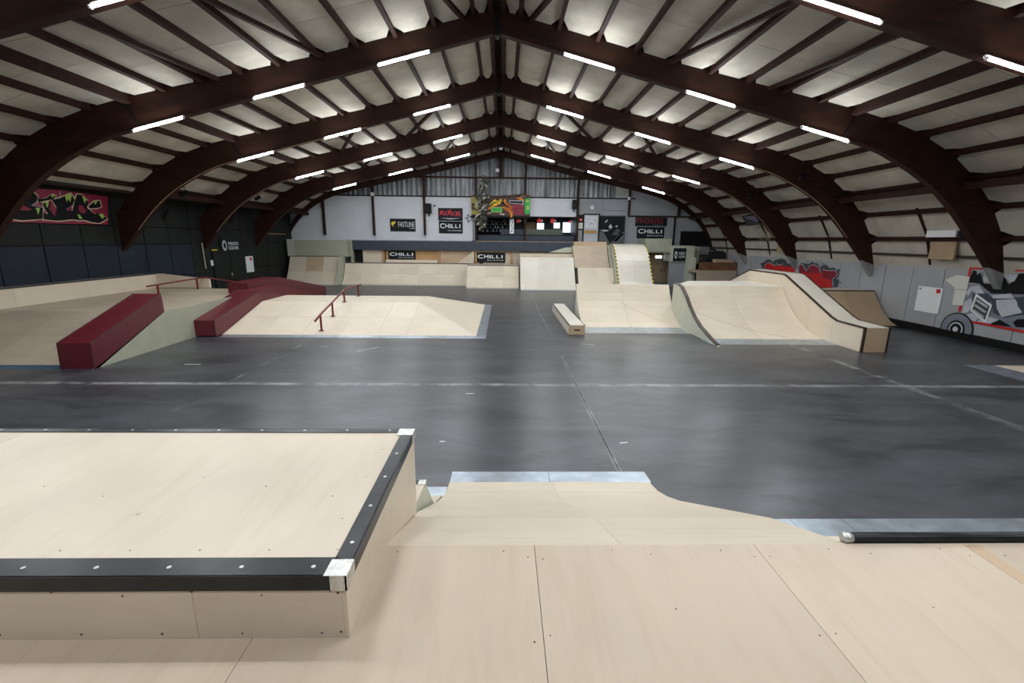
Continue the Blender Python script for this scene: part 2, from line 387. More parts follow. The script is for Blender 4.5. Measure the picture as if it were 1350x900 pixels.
for side in (-1, 1):
    ps = [q for q in PS if q < lim[side]-.35]
    for bi in range(len(BAYS)-1):
        y0, y1 = BAYS[bi]+.1, BAYS[bi+1]-.1
        if y1 < 3: continue
        for q in ps:                        # purlins
            thick = abs(q-(.66+1.075*9)) < .1
            hw, dp = (.075, .24) if thick else (.052, .16)
            a = frame(q-hw, side, -.1); b = frame(q+hw, side, -.1); c = frame(q+hw, side, dp-.02); d = frame(q-hw, side, dp-.02)
            MB().prism([a, b, c, d], 'y', y0, y1).build('purlin', PURL, ce)
        edges = ps+[lim[side]]
        near = BAYS[bi] in (3.8, 8.8)
        for k in range(len(edges)-1):
            s0, s1 = edges[k]+.045, edges[k+1]-.045
            if s1-s0 < .1: continue
            cuts = [y0, y0+random.uniform(1.0, 1.8), y0+random.uniform(2.6, 3.7), y1] if near else [y0, y1]
            w = min(.19, (s1-s0)*.3)
            for c in range(len(cuts)-1):
                ya, yb = cuts[c]+.008, cuts[c+1]-.008
                last = c == len(cuts)-2
                ye = yb+.085 if last else yb
                rows = [(s0, s1, ya, -.02)]+([(s0, s1, ye-.40, -.02), (s0+w, s1-w, ye-.10, .05), (s0+w, s1-w, ye-.085, .06)] if last else [(s0, s1, ye, -.02)])
                vs = []; fs = []
                for th in (0, .03):
                    for (sa, sb, yy, dn) in rows:
                        for ss in (sa, sb):
                            p = frame(ss, side, dn-th); vs.append((p[0], yy, p[1]))
                R_ = len(rows); T = 2*R_
                for i in range(R_-1):
                    fs += [(2*i, 2*i+1, 2*i+3, 2*i+2), (T+2*i, T+2*i+2, T+2*i+3, T+2*i+1), (2*i, 2*i+2, T+2*i+2, T+2*i), (2*i+1, T+2*i+1, T+2*i+3, 2*i+3)]
                fs += [(0, T, T+1, 1), (T-2, T-1, 2*T-1, 2*T-2)]
                mesh('ceiling_board', vs, fs, INS, ce)
def brace(xa, ya, xb, yb, w=.07):
    def pt(x, y):
        d = abs(x-CX); s = d*1.033 if d < 10 else d*1.04
        p = frame(s, 1 if x > CX else -1, .13); return (p[0], y, p[1])
    MB().bar(pt(xa, ya), pt(xb, yb), .11, .1).build('wind_brace', PURL, ce)
for s in (-1, 1):
    for a, b in ((6.0, 4.7), (8.1, 7.5), (2.2, .9)): brace(CX+s*a, 8.95, CX+s*b, 13.65)
    for a, b in ((1.8, 4.5), (5.2, 7.6)): brace(CX+s*a, 18.95, CX+s*b, 23.65)
    for a, b in ((1.8, 3.2), (5.6, 8.2)): brace(CX+s*a, 23.95, CX+s*b, 28.65)
# eave beams a little below the boards, and short struts between purlins
for side in (-1, 1):
    for bi in range(1, len(BAYS)-1):
        y0, y1 = BAYS[bi]+.1, BAYS[bi+1]-.1
        if y1 < 3 or (side == -1 and bi < 5): continue
        p = frame(14.6, side, .42)
        box('eave_beam', (p[0]-.05, y0, p[1]-.1), (p[0]+.05, y1, p[1]+.1), PURL, ce)
        if side == 1 or bi > 4:
            for s_ in (16.1, 17.2):
                a = frame(s_-.5, side, .0); b = frame(s_+.55, side, .0)
                MB().bar((a[0], y0+2.3, a[1]), (b[0], y0+2.3, b[1]), .07, .07).build('roof_strut', PURL, ce)

# arches: two glued-laminated halves hinged at the ridge
ORD = ['farther of the two timber arches behind the camera', 'dark timber arch just behind the camera, above the frame', 'nearest big dark timber arch, cut by both upper corners', 'second dark timber roof arch from the camera', 'third dark timber roof arch from the camera', 'fourth dark timber roof arch from the camera', 'fifth and farthest dark timber roof arch, just before the back wall']
ORN = ['farther arch behind the camera', 'arch behind the camera', 'nearest arch', 'second arch', 'third arch', 'fourth arch', 'farthest arch']
for k, Y in enumerate(ARCHY):
    t = thing('timber_arch', ORD[k], 'arch', (CX, Y, 0), 'timber roof arches')
    for side in (-1, 1):
        b = MB(); nU = len(UP)
        outline = [(CX+side*(d+.01), z) for d, z in LO]+[(CX+side*d, z) for d, z in reversed(UP) if d > .001]+[(CX+side*.01, UP[0][1])]
        # quads between lower and upper line so that the long side stays smooth
        M = 30; LA, LL = along(LO); q = []
        for i in range(M+1):
            l, _ = LA(LL*i/M); u, _ = UAT((ULEN)*i/M); q.append((l, u))
        vs = []; fs = []
        for l, u in q:
            for yy in (Y-.11, Y+.11):
                vs += [(CX+side*(l.x+.008), yy, l.y), (CX+side*(u.x+.008), yy, u.y)]
        cutz = 2.68 if side == 1 else -9
        m_ = MB(); foot = MB()
        for i in range(M):
            a = vs[4*i:4*i+8]; f = [(0, 1, 5, 4), (2, 6, 7, 3), (0, 4, 6, 2), (1, 3, 7, 5)]
            if i == 0: f.append((0, 2, 3, 1))
            if i == M-1: f.append((4, 5, 7, 6))
            (foot if side == 1 and a[0][2] < 2.75 else m_).add(a, f)
        m_.build('arch_half', BEAM, t)
        if foot.v: foot.build('painted_foot', WFOOT, t, label='grey painted foot of the arch at the right wall')
        # joint strap where straight part meets the knee, conduit along the underside
        p, d = UAT(10.45); l, _ = LA(10.1)
        MB().bar((CX+side*(l.x), Y-.125, l.y), (CX+side*p.x, Y-.125, p.y), .03, .05).build('steel_strap', BLK, t)
        c = [(CX+side*z_[0], Y-.1, z_[1]-.02) for z_ in LO[1:-8]]
        
        if k in (4, 5): MB().tube(c, .012, 6).build('conduit', CARD, t)
    MB().box((CX-.06, Y-.13, 8.42), (CX+.06, Y+.13, 9.0)).build('ridge_hinge', IRON, t)
# rafter on the back wall
t = thing('gable_rafter', 'slim dark rafter running along the top of the back wall', 'rafter', (CX, 33.55, 0))
for side in (-1, 1):
    m_ = MB(); pts = UP
    for (a, b) in zip(pts[:-2], pts[1:-1]):
        m_.add([(CX+side*a[0], 33.4, a[1]-.02), (CX+side*a[0], 33.4, a[1]-.40), (CX+side*b[0], 33.4, b[1]-.40), (CX+side*b[0], 33.4, b[1]-.02), (CX+side*a[0], 33.6, a[1]-.02), (CX+side*a[0], 33.6, a[1]-.40), (CX+side*b[0], 33.6, b[1]-.40), (CX+side*b[0], 33.6, b[1]-.02)], [(0, 1, 2, 3), (4, 7, 6, 5), (1, 5, 6, 2), (0, 3, 7, 4), (0, 4, 5, 1), (3, 2, 6, 7)])
    m_.build('rafter_half', BEAM, t)

# fluorescent tubes on the near face of every arch
PN = {(-1, 0): 'left of the ridge, innermost', (-1, 1): 'left side, middle one', (-1, 2): 'left side, outermost', (1, 0): 'right of the ridge, innermost', (1, 1): 'right side, middle one', (1, 2): 'right side, outermost'}
for k, Y in enumerate(ARCHY):
    for side in (-1, 1):
        for j, d in enumerate((2.5, 5.9, 9.25)):
            z = 8.5-d*.256+.0; c = Vector((CX+side*d, Y-.19, z-.06)); dv = Vector((side*.97, 0, -.245)).normalized()*.72
            t = thing('tube_light', 'lit tube light on the %s, %s' % (ORN[k], PN[(side, j)]), 'light', c, 'tube lights under the arches')
            MB().bar(c-dv+Vector((0, .045, .05)), c+dv+Vector((0, .045, .05)), .05, .04).build('batten', WHT, t)
            MB().tube([c-dv*.98, c+dv*.98], .023, 8).build('tube', TUBEM, t)
            for e in (-1, 1): MB().bar(c+dv*e*.97, c+dv*e*1.02, .055, .055).build('end_cap', WHT, t)
            ld = bpy.data.lights.new('tube_glow', 'AREA'); ld.shape = 'RECTANGLE'; ld.size = 1.4; ld.size_y = .08; ld.energy = GLOWW; ld.color = (.93, .97, 1)
            lo = bpy.data.objects.new('tube_glow', ld); COL.objects.link(lo); lo.parent = t; lo.location = (0, 0, -.05); lo.rotation_euler = (0, side*.25, 0)

# left wall: dark panels, seams about 1.45 m apart
wl = struct('wall_left')
box('wall_core', (-15.6, -8, 0), (-15.16, 33.9, 4.72), BLK, wl)
ysL = [-8+1.45*k for k in range(30)]; off = 15.55-ysL[16]; ysL = [q+off for q in ysL if q+off < 33.6]
ysL[-1] = 33.6
for i in range(len(ysL)-1):
    a, b = ysL[i]+.02, ysL[i+1]-.02
    dark = DGRN if a > 22.5 else NAVY
    for (z0, z1, mt) in ((.02, 1.28, dark), (1.31, 2.75, dark), (2.78, 3.45, DGRN), (3.48, 4.68, DGRN)):
        if b > 1: box('wall_panel', (-15.16, a, z0), (-15.10+random.uniform(0, .012), b, z1), mt, wl)
box('wall_rail', (-15.16, 3, 2.74), (-15.06, 33.6, 2.79), BLK, wl)
box('wall_ledge', (-15.3, 3, 4.70), (-14.35, 33.6, 4.78), DARKW, wl)

# right wall: light grey panels over a black kick
wr = struct('wall_right')
box('wall_core', (15.36, -8, .0), (15.8, 33.9, 2.66), WALLR, wr)
q = -6.9
while q < 33.4:
    a, b = q, q+1.25
    if b > 3: box('wall_panel', (15.30-random.uniform(0, .01), a+.012, .24), (15.37, min(b, 33.6)-.012, 2.66), WALLR, wr)
    q = b
box('wall_kick', (15.22, -8, 0), (15.36, 33.6, .235), BLK, wr)
box('wall_ledge', (15.08, -8, 2.66), (15.7, 33.6, 2.74), DARKW, wr)

# back wall with the bar opening
wb = struct('wall_back')
YB = 33.7
for a, b in (((-16, YB+.06, 3.0), (-1.95, YB+.3, 6.05)), ((-1.95, YB+.06, 4.72), (5.3, YB+.3, 6.05)), ((5.3, YB+.06, 0), (16.2, YB+.3, 6.05)), ((-16, YB+.06, 0), (5.3, YB+.3, 2.3)), ((-13.5, YB+.14, 6.05), (13.2, YB+.3, 9.2))):
    box('wall_core', a, b, WALLG, wb)
def topz(x):
    d = abs(x-CX)
    for a, b in zip(UP, UP[1:]):
        if a[0] <= d <= b[0]: return a[1]+(b[1]-a[1])*(d-a[0])/(b[0]-a[0])
    return 2
def wallsheet(name, x0, x1, z0, z1, mat, y=YB, th=.05):
    tp = []
    for i in range(9):
        xx = x1+(x0-x1)*i/8; zz = min(z1, topz(xx)+.05)
        if zz > z0+.05: tp.append((xx, zz))
    if len(tp) < 2: return
    MB().prism([(tp[-1][0], z0), (tp[0][0], z0)]+tp, 'y', y, y+th).build(name, mat, wb)
POSTX = [-16.3, -12.7, -9.2, -5.6, -1.95, 1.55, 5.3, 8.95, 12.55]
for a, b in ((-15.15, -12.7), (-12.7, -9.2), (-9.2, -5.6), (-5.6, -2.2)):
    wallsheet('white_board', a+.008, b-.008, 3.0, 6.0, WALLW)
wallsheet('white_board', 1.9, 5.2, 4.75, 6.0, WALLW)
wallsheet('white_board', -2.2, 1.9, 4.75, 6.0, WALLW)
for a, b in ((5.3, 7.1), (7.1, 8.95)): wallsheet('grey_board', a+.008, b-.008, 0, 6.0, WALLG)
for a, b in ((8.95, 10.75), (10.75, 12.55), (12.55, 14.3), (14.3, 16.1)): wallsheet('grey_board', a+.008, b-.008, 0, 7.2, WALLG)
x = -13.3
while x < 7.9:                              # corrugated sheets, one metre each
    for (za, zb) in ((6.03, 7.32), (7.36, 9.3)):
        pr_ = []; n = 12
        x1 = min(x+1.02, 7.95)
        for i in range(n+1):
            xx = x+(x1-x)*i/n; pr_.append((xx, YB+.1+(0, .0, .03, .03)[i % 4]))
        vs = []; 
        for (xx, yy) in pr_:
            zt = min(zb, topz(xx)+.05)
            vs += [(xx, yy, za), (xx, yy, max(zt, za+.01))]
        if min(topz(x), topz(x1)) > za+.05:
            mesh('corrugated_sheet', vs, [(2*i, 2*i+2, 2*i+3, 2*i+1) for i in range(n)], CORR, wb)
    x += 1.03
box('wall_girt', (-11, YB-.08, 7.28), (9.3, YB+.05, 7.38), BEAM, wb)
box('wall_girt', (-15, YB-.05, 5.99), (9.4, YB+.08, 6.07), BLK, wb)
box('wall_girt', (8.95, YB-.1, 4.78), (15.5, YB, 4.88), BEAM, wb)
for x_, zb in zip(POSTX[1:], (3.3, 3.3, 3.35, 3.0, 3.05, 3.0, 4.9, 4.9)):
    o = box('wall_post', (x_-.07, YB-.24, zb), (x_+.07, YB-.04, topz(x_)-.3), BEAM, wb)
box('wall_post', (CX-.15, YB-.2, 7.4), (CX+.15, YB-.02, 8.75), BEAM, wb)
box('grey_stud', (8.82, YB-.1, 2.6), (8.92, YB, 6.0), WALLG, wb)
box('grey_stud', (12.3, YB-.1, 2.6), (12.4, YB, 4.8), BLK, wb)
PALG = plain('pale_grey_board', (.42, .44, .42), .6)
wallsheet('grey_board', 7.97, 8.93, 6.03, 8, PALG)
# hall end behind the camera
box('wall_rear', (-16, -8.3, 0), (16, -8, 9.4), WALLG, None, kind='structure')

# mezzanine band, counter and the recess below it
t = thing('mezzanine_front', 'long dark blue-grey board band under the bar and white wall', 'balcony', (-2.8, 33.3, 2.28))
box('fascia', (-10.75, 33.22, 2.3), (5.2, 33.4, 2.95), BLUE, t)
box('edge_strip', (-1.95, 33.2, 2.95), (5.2, 33.6, 2.99), CARD, t)
box('deck', (-10.75, 33.4, 2.3), (5.25, 37, 2.42), BLK, t)
box('end_panel', (-10.85, 33.2, 1.4), (-10.72, 33.6, 3.0), SAGE, t)
t = thing('bar_counter', 'dark blue-grey bar counter with olive upper panel', 'counter', (1.7, 34.2, 2.42))
box('lower_front', (-1.85, 34.1, 2.42), (5.2, 34.2, 3.42), BLUE, t)
box('upper_panel', (1.55, 34.22, 3.42), (4.35, 34.3, 3.86), KHA, t)
box('upper_panel', (-.2, 34.22, 3.42), (1.5, 34.3, 3.85), BLUE, t)
box('counter_top', (-1.85, 34.06, 3.42), (5.2, 34.5, 3.46), BLK, t)
wb2 = struct('wall_bar')
box('wall_bar_back', (-2.2, 37, 2.3), (5.6, 37.2, 5), GRYP, wb2)
box('wall_bar_side', (-2.3, 33.98, 2.3), (-2.1, 37, 5), BLUE, wb2)
box('wall_bar_side', (5.3, 33.98, 2.3), (5.5, 37, 5), BLUE, wb2)
box('bar_ceiling', (-2.3, 33.98, 4.85), (5.5, 37.2, 5), BLK, wb2)
# recess back: plywood fronts below the band
t = thing('recess_cladding', 'plywood and brown boards closing the recess under the band', 'cladding', (-5, 33.6, 1.38))
for (x0, x1, mt) in ((-10.1, -8.7, PLY), (-8.45, -4.65, PLYO), (-4.55, -1.7, PLYT), (-1.6, -1.5, EDGE), (-1.45, 1.45, PLY), (1.5, 5.0, PLY)):
    box('plywood_sheet' if mt is not EDGE else 'batten', (x0, 33.52, 1.3), (x1, 33.62, 2.3), mt, t)
box('dark_gap', (-10.75, 33.6, 1.3), (5, 33.66, 2.3), BLK, t)
for x_ in (-8.58, -4.6, 1.47): box('post', (x_-.06, 33.4, 1.3), (x_+.06, 33.55, 2.3), PLYO, t)
box('shelf_board', (-8.4, 33.2, 1.42), (-4.7, 33.5, 1.62), PLY, t)
mesh('side_gusset', [(-3.3, 33.1, 1.42), (-2.1, 33.1, 1.42), (-2.1, 33.1, 2.28), (-3.3, 33.2, 1.42), (-2.1, 33.2, 1.42), (-2.1, 33.2, 2.28)], [(0, 1, 2), (3, 5, 4), (0, 3, 4, 1), (1, 4, 5, 2), (2, 5, 3, 0)], PLYY, t)

# ------------------------------------------------------------------ foreground platform
DZ = 1.46
t = thing('plywood_deck', 'raised plywood platform in the foreground under the camera', 'platform', (1, .5, 0))
MB().box((-4.5, -3, 0), (6.6, 2.17, DZ-.02)).build('frame_body', PLYD, t)
for i, (a, b) in enumerate(((-4.7, -3.48), (-3.48, -2.26), (-2.26, -1.04), (-1.04, .18), (.18, 1.40), (1.40, 2.62), (2.62, 3.84), (3.84, 5.06), (5.06, 6.28))):
    for (c, d) in ((-3, -.24), (-.24, 2.2)):
        box('plywood_sheet', (a+.0015, c+.0015, DZ-.02), (b-.0015, d, DZ), PLYK, t)
box('worn_joint', (2.585, .3, DZ), (2.665, 2.19, DZ+.0015), PLYT, t)
def screws(pts, mat, parent, r=.004, name='screws', up=(0, 0, 1), n=7):
    m_ = MB()
    for p in pts: m_.plate(disc(p, r*random.uniform(.8, 1.2), up, n), up, 0, .0012)
    return m_.build(name, mat, parent, kind='stuff')
pts = []
for xx in (-1.0, .14, .22, 1.36, 1.44, 2.54, 2.72):
    for yy in (2.1, 1.6): pts.append((xx+random.uniform(-.01, .01), yy+random.uniform(-.02, .02), DZ))
for xx in (.8, 2.0): pts += [(xx, yy, DZ) for yy in (2.12, 1.75)]
for xx in [k*.6 for k in range(-1, 5)]: pts.append((xx+random.uniform(-.05, .05), 2.15+random.uniform(-.01, .01), DZ))
screws(pts, SCRD, t)
# central bank
BK = [(2.2, 1.46), (2.3, 1.42), (2.88, 1.17), (4.4, .36), (4.75, .2), (5.05, .09), (5.39, .02)]
t = thing('central_bank', 'plywood bank dropping from the foreground platform to a steel lip', 'ramp', (.63, 3.9, 0))
MB().prism([(p[0], p[1]-.03) for p in BK]+[(5.39, 0), (2.2, 0)], 'x', -.67, 1.92).build('ramp_body', PLYD, t)
BKs = [(p[0], p[1]) for p in BK]
sheets(t, BKs, [2.2, 3.42, 5.39], [-.68, .66, 1.93], PLY, gap=.0012)
for a, b in ((-.68, .63), (.63, 1.96)):
    MB().prism([(5.37, 0), (5.37, .022), (5.69, .003), (5.69, 0)], 'x', a+.004, b-.004).build('steel_plate', STEEL, t)
screws([(a, 5.5, .015) for a in (-.5, .0, .5, .8, 1.3, 1.8)], SCREW, t, .01)
# right quarter with coping
QP = list(reversed(arc((4.28, .02), (2.28, 1.44), 10)))
t = thing('coping_quarter', 'steep plywood quarter with black coping right of the central bank', 'ramp', (4.2, 3.2, 0))
MB().prism([(p[0], p[1]-.02) for p in QP]+[(4.28, 0), (2.2, 0), (2.2, 1.44)], 'x', 1.97, 6.6).build('ramp_body', SAGE, t)
sheets(t, [(p[0], p[1]) for p in QP], [2.28, 4.28], [1.96, 3.18, 4.4, 5.62, 6.6], PLY)
for a, b in ((1.96, 3.3), (3.3, 3.9), (3.9, 6.6)):
    MB().prism([(4.26, 0), (4.26, .022), (4.6, .003), (4.6, 0)], 'x', a+.003, b-.003).build('steel_plate', STEEL, t)
MB().tube([(1.97, 2.235, 1.475), (6.6, 2.235, 1.475)], .03, 12).build('coping_pipe', IRON, t, True)
MB().tube([(1.93, 2.235, 1.475), (1.975, 2.235, 1.475)], .031, 12).build('pipe_end', WELD, t, True, label='shiny ground end of the coping pipe')
# left lower ramp and wedge beyond the box
t = thing('left_bank', 'low plywood bank with steel lip glimpsed beyond the black-edged box', 'ramp', (-2.6, 4.2, 0))
pf = [(3.2, .98), (4.5, .28), (5.07, .02)]
MB().prism([(p[0], p[1]-.02) for p in pf]+[(5.07, 0), (3.2, 0)], 'x', -4.5, -.73).build('ramp_body', SAGE, t)
sheets(t, pf, [3.2, 5.07], [-4.5, -3.2, -1.96, -.73], PLY)
MB().prism([(5.05, 0), (5.05, .02), (5.3, .003), (5.3, 0)], 'x', -4.5, -.70).build('steel_plate', STEEL, t)
t = thing('low_wedge', 'small plywood wedge with black-capped top peeking out behind the box', 'ramp', (-1.4, 3.9, 0))
MB().prism([(3.12, .93), (3.3, .93), (3.92, .84), (4.34, .38), (4.34, .2), (3.12, .8)], 'x', -2.6, -.72).build('wedge_body', SAGE2, t)
MB().prism([(3.12, .935), (3.3, .935), (3.86, .853), (3.86, .868), (3.3, .95), (3.12, .95)], 'x', -2.6, -.72).build('plywood_sheet', PLYY, t)
MB().box((-2.6, 3.86, .835), (-.72, 3.93, .87)).build('angle_iron', IRON, t)
MB().box((-.78, 3.855, .84), (-.715, 3.935, .875)).build('corner_plate', WELD, t)

# black-edged box
BX0, BX1, BY0, BY1, BT = -4.6, -.635, 1.61, 3.06, 1.76
t = thing('black_edged_box', 'large plywood box rimmed with black angle iron, left foreground', 'ramp box', (-2.6, 2.3, DZ))
MB().prism([(BY0+.02, DZ+.001), (2.2, DZ+.001), (2.9, 1.18), (BY1-.02, 1.08), (BY1-.02, BT-.03), (BY0+.02, BT-.03)], 'x', BX0, BX1-.02).build('box_body', PLYD, t)
for a, b in ((BX0, -3.3), (-3.3, -.70)):
    box('top_sheet', (a, BY0+.11, BT-.018), (b-.003, BY1-.05, BT), PLYY, t)
for a, b in ((BX0, -1.26), (-1.26, BX1)):
    box('front_sheet', (a, BY0, DZ+.001), (min(b-.002, BX1-.019), BY0+.018, BT-.04), PLYY if b > -1 else PLY, t)
MB().prism([(BY0, DZ+.002), (2.2, DZ+.002), (2.88, 1.18), (BY1, 1.09), (BY1, BT-.04), (BY0, BT-.04)], 'x', BX1-.018, BX1).build('side_sheet', PLY, t)
MB().box((BX0, BY0-.006, BT), (BX1-.06, BY0+.105, BT+.006)).box((BX0, BY0-.008, BT-.062), (BX1-.06, BY0, BT+.006)).build('angle_iron', IRON, t)
MB().box((BX0, BY1-.05, BT), (BX1-.06, BY1+.004, BT+.006)).box((BX0, BY1, BT-.05), (BX1-.06, BY1+.008, BT+.006)).build('angle_iron', IRON, t)
MB().box((BX1-.075, BY0+.07, BT), (BX1+.004, BY1-.06, BT+.006)).box((BX1, BY0+.07, BT-.055), (BX1+.008, BY1-.06, BT+.006)).build('angle_iron', IRON, t)
MB().box((BX1-.085, BY0-.008, BT+.001), (BX1+.008, BY0+.09, BT+.0075)).box((BX1-.06, BY0-.010, BT-.062), (BX1+.008, BY0-.004, BT+.006)).box((BX1, BY0-.01, BT-.062), (BX1+.0095, BY0+.09, BT+.006)).build('corner_plate', WELD, t, label='shiny ground steel corner nearest the camera')
MB().box((BX1-.10, BY1-.10, BT+.001), (BX1+.009, BY1+.009, BT+.0075)).box((BX1, BY1-.1, BT-.05), (BX1+.0095, BY1+.009, BT+.006)).build('corner_plate', WELD, t, label='shiny ground steel corner at the far end')
bolt = None
for (bx, by) in [(-.78-.295*k, BY0+.045) for k in range(12)]+[(-.80-.3*k, BY1-.022) for k in range(12)]+[(BX1-.035, BY0+.2+.29*k) for k in range(5)]:
    if bolt is None:
        bolt = MB().plate(disc((bx, by, BT+.006), .009, (0, 0, 1), 10), (0, 0, 1), 0, .003).build('bolt', SCREW, t); b0 = (bx, by)
    else:
        o = bolt.copy(); COL.objects.link(o); o.location = bolt.location+Vector((bx-b0[0], by-b0[1], 0))
screws([(-.72-.3*k, BY0+.16, BT) for k in range(12)]+[(-.9-.4*k, 2.2+(k % 3)*.1, BT) for k in range(6)]+[(-.78, y_, BT) for y_ in (2.0, 2.4, 2.75)], SCRD, t)
screws([(-.67, BY0, z_) for z_ in (1.49, 1.68)]+[(-.70-.28*k, BY0, 1.69-.02*(k % 2)) for k in range(8)]+[(-.75-.33*k, BY0, 1.485) for k in range(7)], SCRD, t, up=(0, -1, 0), r=.005)

# ------------------------------------------------------------------ left funbox with red ledges
HA = .98
SLA = [(10.84, .02), (13.1, HA), (19.3, HA), (22.2, .02)]
t = thing('left_funbox', 'wide plywood funbox at the left wall with a sage green side', 'ramp', (-12.3, 15, 0))
MB().prism([(10.7, 0)]+[(p[0], p[1]-.02) for p in SLA]+[(22.4, 0)], 'x', -15.0, -9.72).build('ramp_body', SAGE, t)
MB().prism([(10.58, 0)]+[(10.9, .11), (13.1, 1.0), (19.3, 1.0), (22.2, .02)]+[(22.4, 0)], 'x', -9.74, -9.70).build('side_panel', SAGE, t, label='sage green side panel')
sheets(t, SLA[:2], [10.84, 12.0, 13.1], [-15.0, -13.8, -12.6, -11.4, -9.72], PLYM)
sheets(t, SLA[1:3], [13.1, 15.5, 17.3, 19.3], [-15.0, -13.8, -12.6, -11.2, -9.72], PLYM, tan=())
sheets(t, SLA[2:], [19.3, 22.2], [-15.0, -12.6, -9.72], PLY)
MB().prism([(10.55, 0), (10.84, .024), (10.84, 0)], 'x', -15.0, -10.5).build('steel_plate', STEELB, t)
t = thing('low_wall_ledge', 'low pale plywood wall with dark coping along the left wall', 'ledge', (-14.8, 14.5, .98))
for a, b in ((4.0, 8.9), (8.9, 11.3), (11.3, 13.75), (13.75, 16.2), (16.2, 19.45)):
    z0 = 0 if b < 12 else .985
    box('plywood_sheet', (-14.6, a+.004, z0), (-14.5, b-.004, 1.55), PLY, t)
MB().prism([(-14.6, .985), (-12.35, .985), (-12.35, 1.35), (-14.3, 1.56), (-14.6, 1.56)], 'y', 19.45, 19.55).build('end_sheet', PLY, t)
box('deck_top', (-15.08, 4, 1.5), (-14.6, 19.5, 1.55), PLYD, t)
MB().tube([(-14.5, 4, 1.57), (-14.5, 19.45, 1.57)], .03, 8).build('coping_pipe', IRON, t)
# red ledge A, a parallelogram riding down the slope
t = thing('red_hubba_ledge', 'dark red boxy hubba ledge sloping down at the left funbox front', 'ledge', (-10.1, 11.8, 0))
MB().prism([(10.6, 0), (10.62, .62), (13.08, 1.5), (13.1, HA+.004), (10.86, .05), (10.75, 0)], 'x', -10.48, -9.70).build('ledge_body', RED, t)
for X in (-10.48, -9.70):
    MB().tube([(X, 10.6, .0), (X, 10.62, .62), (X, 13.08, 1.5)], .010, 6).build('edge_trim', EDGE, t)
# red ledge at the back of funbox A
t = thing('red_rear_ledge', 'dark red ledge running down the back of the left funbox', 'ledge', (-10.2, 21, 0))
MB().prism([(17.6, HA+.004), (17.6, 1.38), (20.2, 1.40), (25.2, .50), (25.3, .50), (25.3, 0), (22.45, 0), (22.2, .03), (19.32, HA+.004)], 'x', -10.5, -9.75).build('ledge_body', RED, t)
# middle funbox
HB = .75
t = thing('middle_funbox', 'low plywood pyramid funbox with steel edges in mid hall', 'ramp', (-4.9, 18, 0))
x0, x1, y0_, y1_ = -9.05, -.85, 14.54, 21.9
xt, ya_, yb_ = -3.15, 17.2, 19.15
v = [(x0, y0_, .02), (x1, y0_, .02), (x1, y1_, .02), (x0, y1_, .02), (x0, ya_, HB), (xt, ya_, HB), (xt, yb_, HB), (x0, yb_, HB), (x0, y0_, 0), (x1, y0_, 0), (x1, y1_, 0), (x0, y1_, 0)]
mesh('ramp_body', [(a, b, c-.021 if c > .1 else c*.0) for a, b, c in v[:8]]+[(a, b, -.0) for a, b, c in v[8:]], [(0, 1, 5, 4), (1, 2, 6, 5), (2, 3, 7, 6), (4, 5, 6, 7), (0, 4, 7, 3)], SAGE, t)
def slab(pts, mat=PLY, th=.018, name='plywood_sheet', par=None):
    c = sum((Vector(p) for p in pts), Vector())/len(pts)
    P = [Vector(p)+(c-Vector(p)).normalized()*.005 for p in pts]
    nr = (P[1]-P[0]).cross(P[2]-P[0]).normalized()
    if nr.z < 0: nr = -nr
    n = len(P)
    mesh(name, P+[p-nr*th for p in P], [tuple(range(n)), tuple(range(2*n-1, n-1, -1))]+[(i, (i+1) % n, n+(i+1) % n, n+i) for i in range(n)], mat, par or t)
def lerp(a, b, s): return tuple(a[i]+(b[i]-a[i])*s for i in range(3))
A0, A1, B0, B1 = v[0], v[1], v[4], v[5]
zf = lambda y: .02+(y-y0_)/(ya_-y0_)*(HB-.02)
xs = [x0, -7.8, -6.56, -5.3, -4.1, xt]
for i in range(5):
    a, b = xs[i], xs[i+1]
    slab([(a, y0_, .02), (b, y0_, .02), (b, 15.9, zf(15.9)), (a, 15.9, zf(15.9))], PLYT if False else PLY)
    slab([(a, 15.9, zf(15.9)), (b, 15.9, zf(15.9)), (b, ya_, HB), (a, ya_, HB)])
    slab([(a, ya_, HB), (b, ya_, HB), (b, yb_, HB), (a, yb_, HB)])
    slab([(a, yb_, HB), (b, yb_, HB), (b, y1_, .02), (a, y1_, .02)])
slab([(xt, y0_, .02), (x1, y0_, .02), (xt, ya_, HB)])
slab([(x1, y0_, .02), (x1, 18.2, .02), (xt, 18.2, HB), (xt, ya_, HB)])
slab([(x1, 18.2, .02), (x1, y1_, .02), (xt, yb_, HB), (xt, 18.2, HB)])
slab([(xt, yb_, HB), (x1, y1_, .02), (xt, y1_, .02)])
for a, b in ((-8.95, -6.2), (-6.2, -3.4), (-3.4, -.55)):
    MB().prism([(14.26, 0), (14.26, .003), (14.56, .025), (14.56, 0)], 'x', a+.003, b-.003).build('steel_plate', STEEL, t)
MB().prism([(x1-.02, 0), (x1-.02, .025), (-.55, .003), (-.55, 0)], 'y', 14.5, 21.95).build('steel_plate', STEEL, t)
# big red up-and-over ledge
t = thing('red_over_ledge', 'long dark red ledge climbing over the middle funbox, its left edge', 'ledge', (-9.5, 18, 0))
top = [(14.26, .53), (17.15, 1.15), (19.15, 1.16), (22.2, .42)]
MB().prism([(14.25, .04), (14.26, .53)]+top[1:]+[(22.25, 0), (14.5, 0)], 'x', -9.94, -9.06).build('ledge_body', RED, t)
for X in (-9.94, -9.06): MB().tube([(X, 14.25, .03), (X, 14.26, .53)]+[(X, a, b) for a, b in top[1:]], .009, 6).build('edge_trim', EDGE, t)
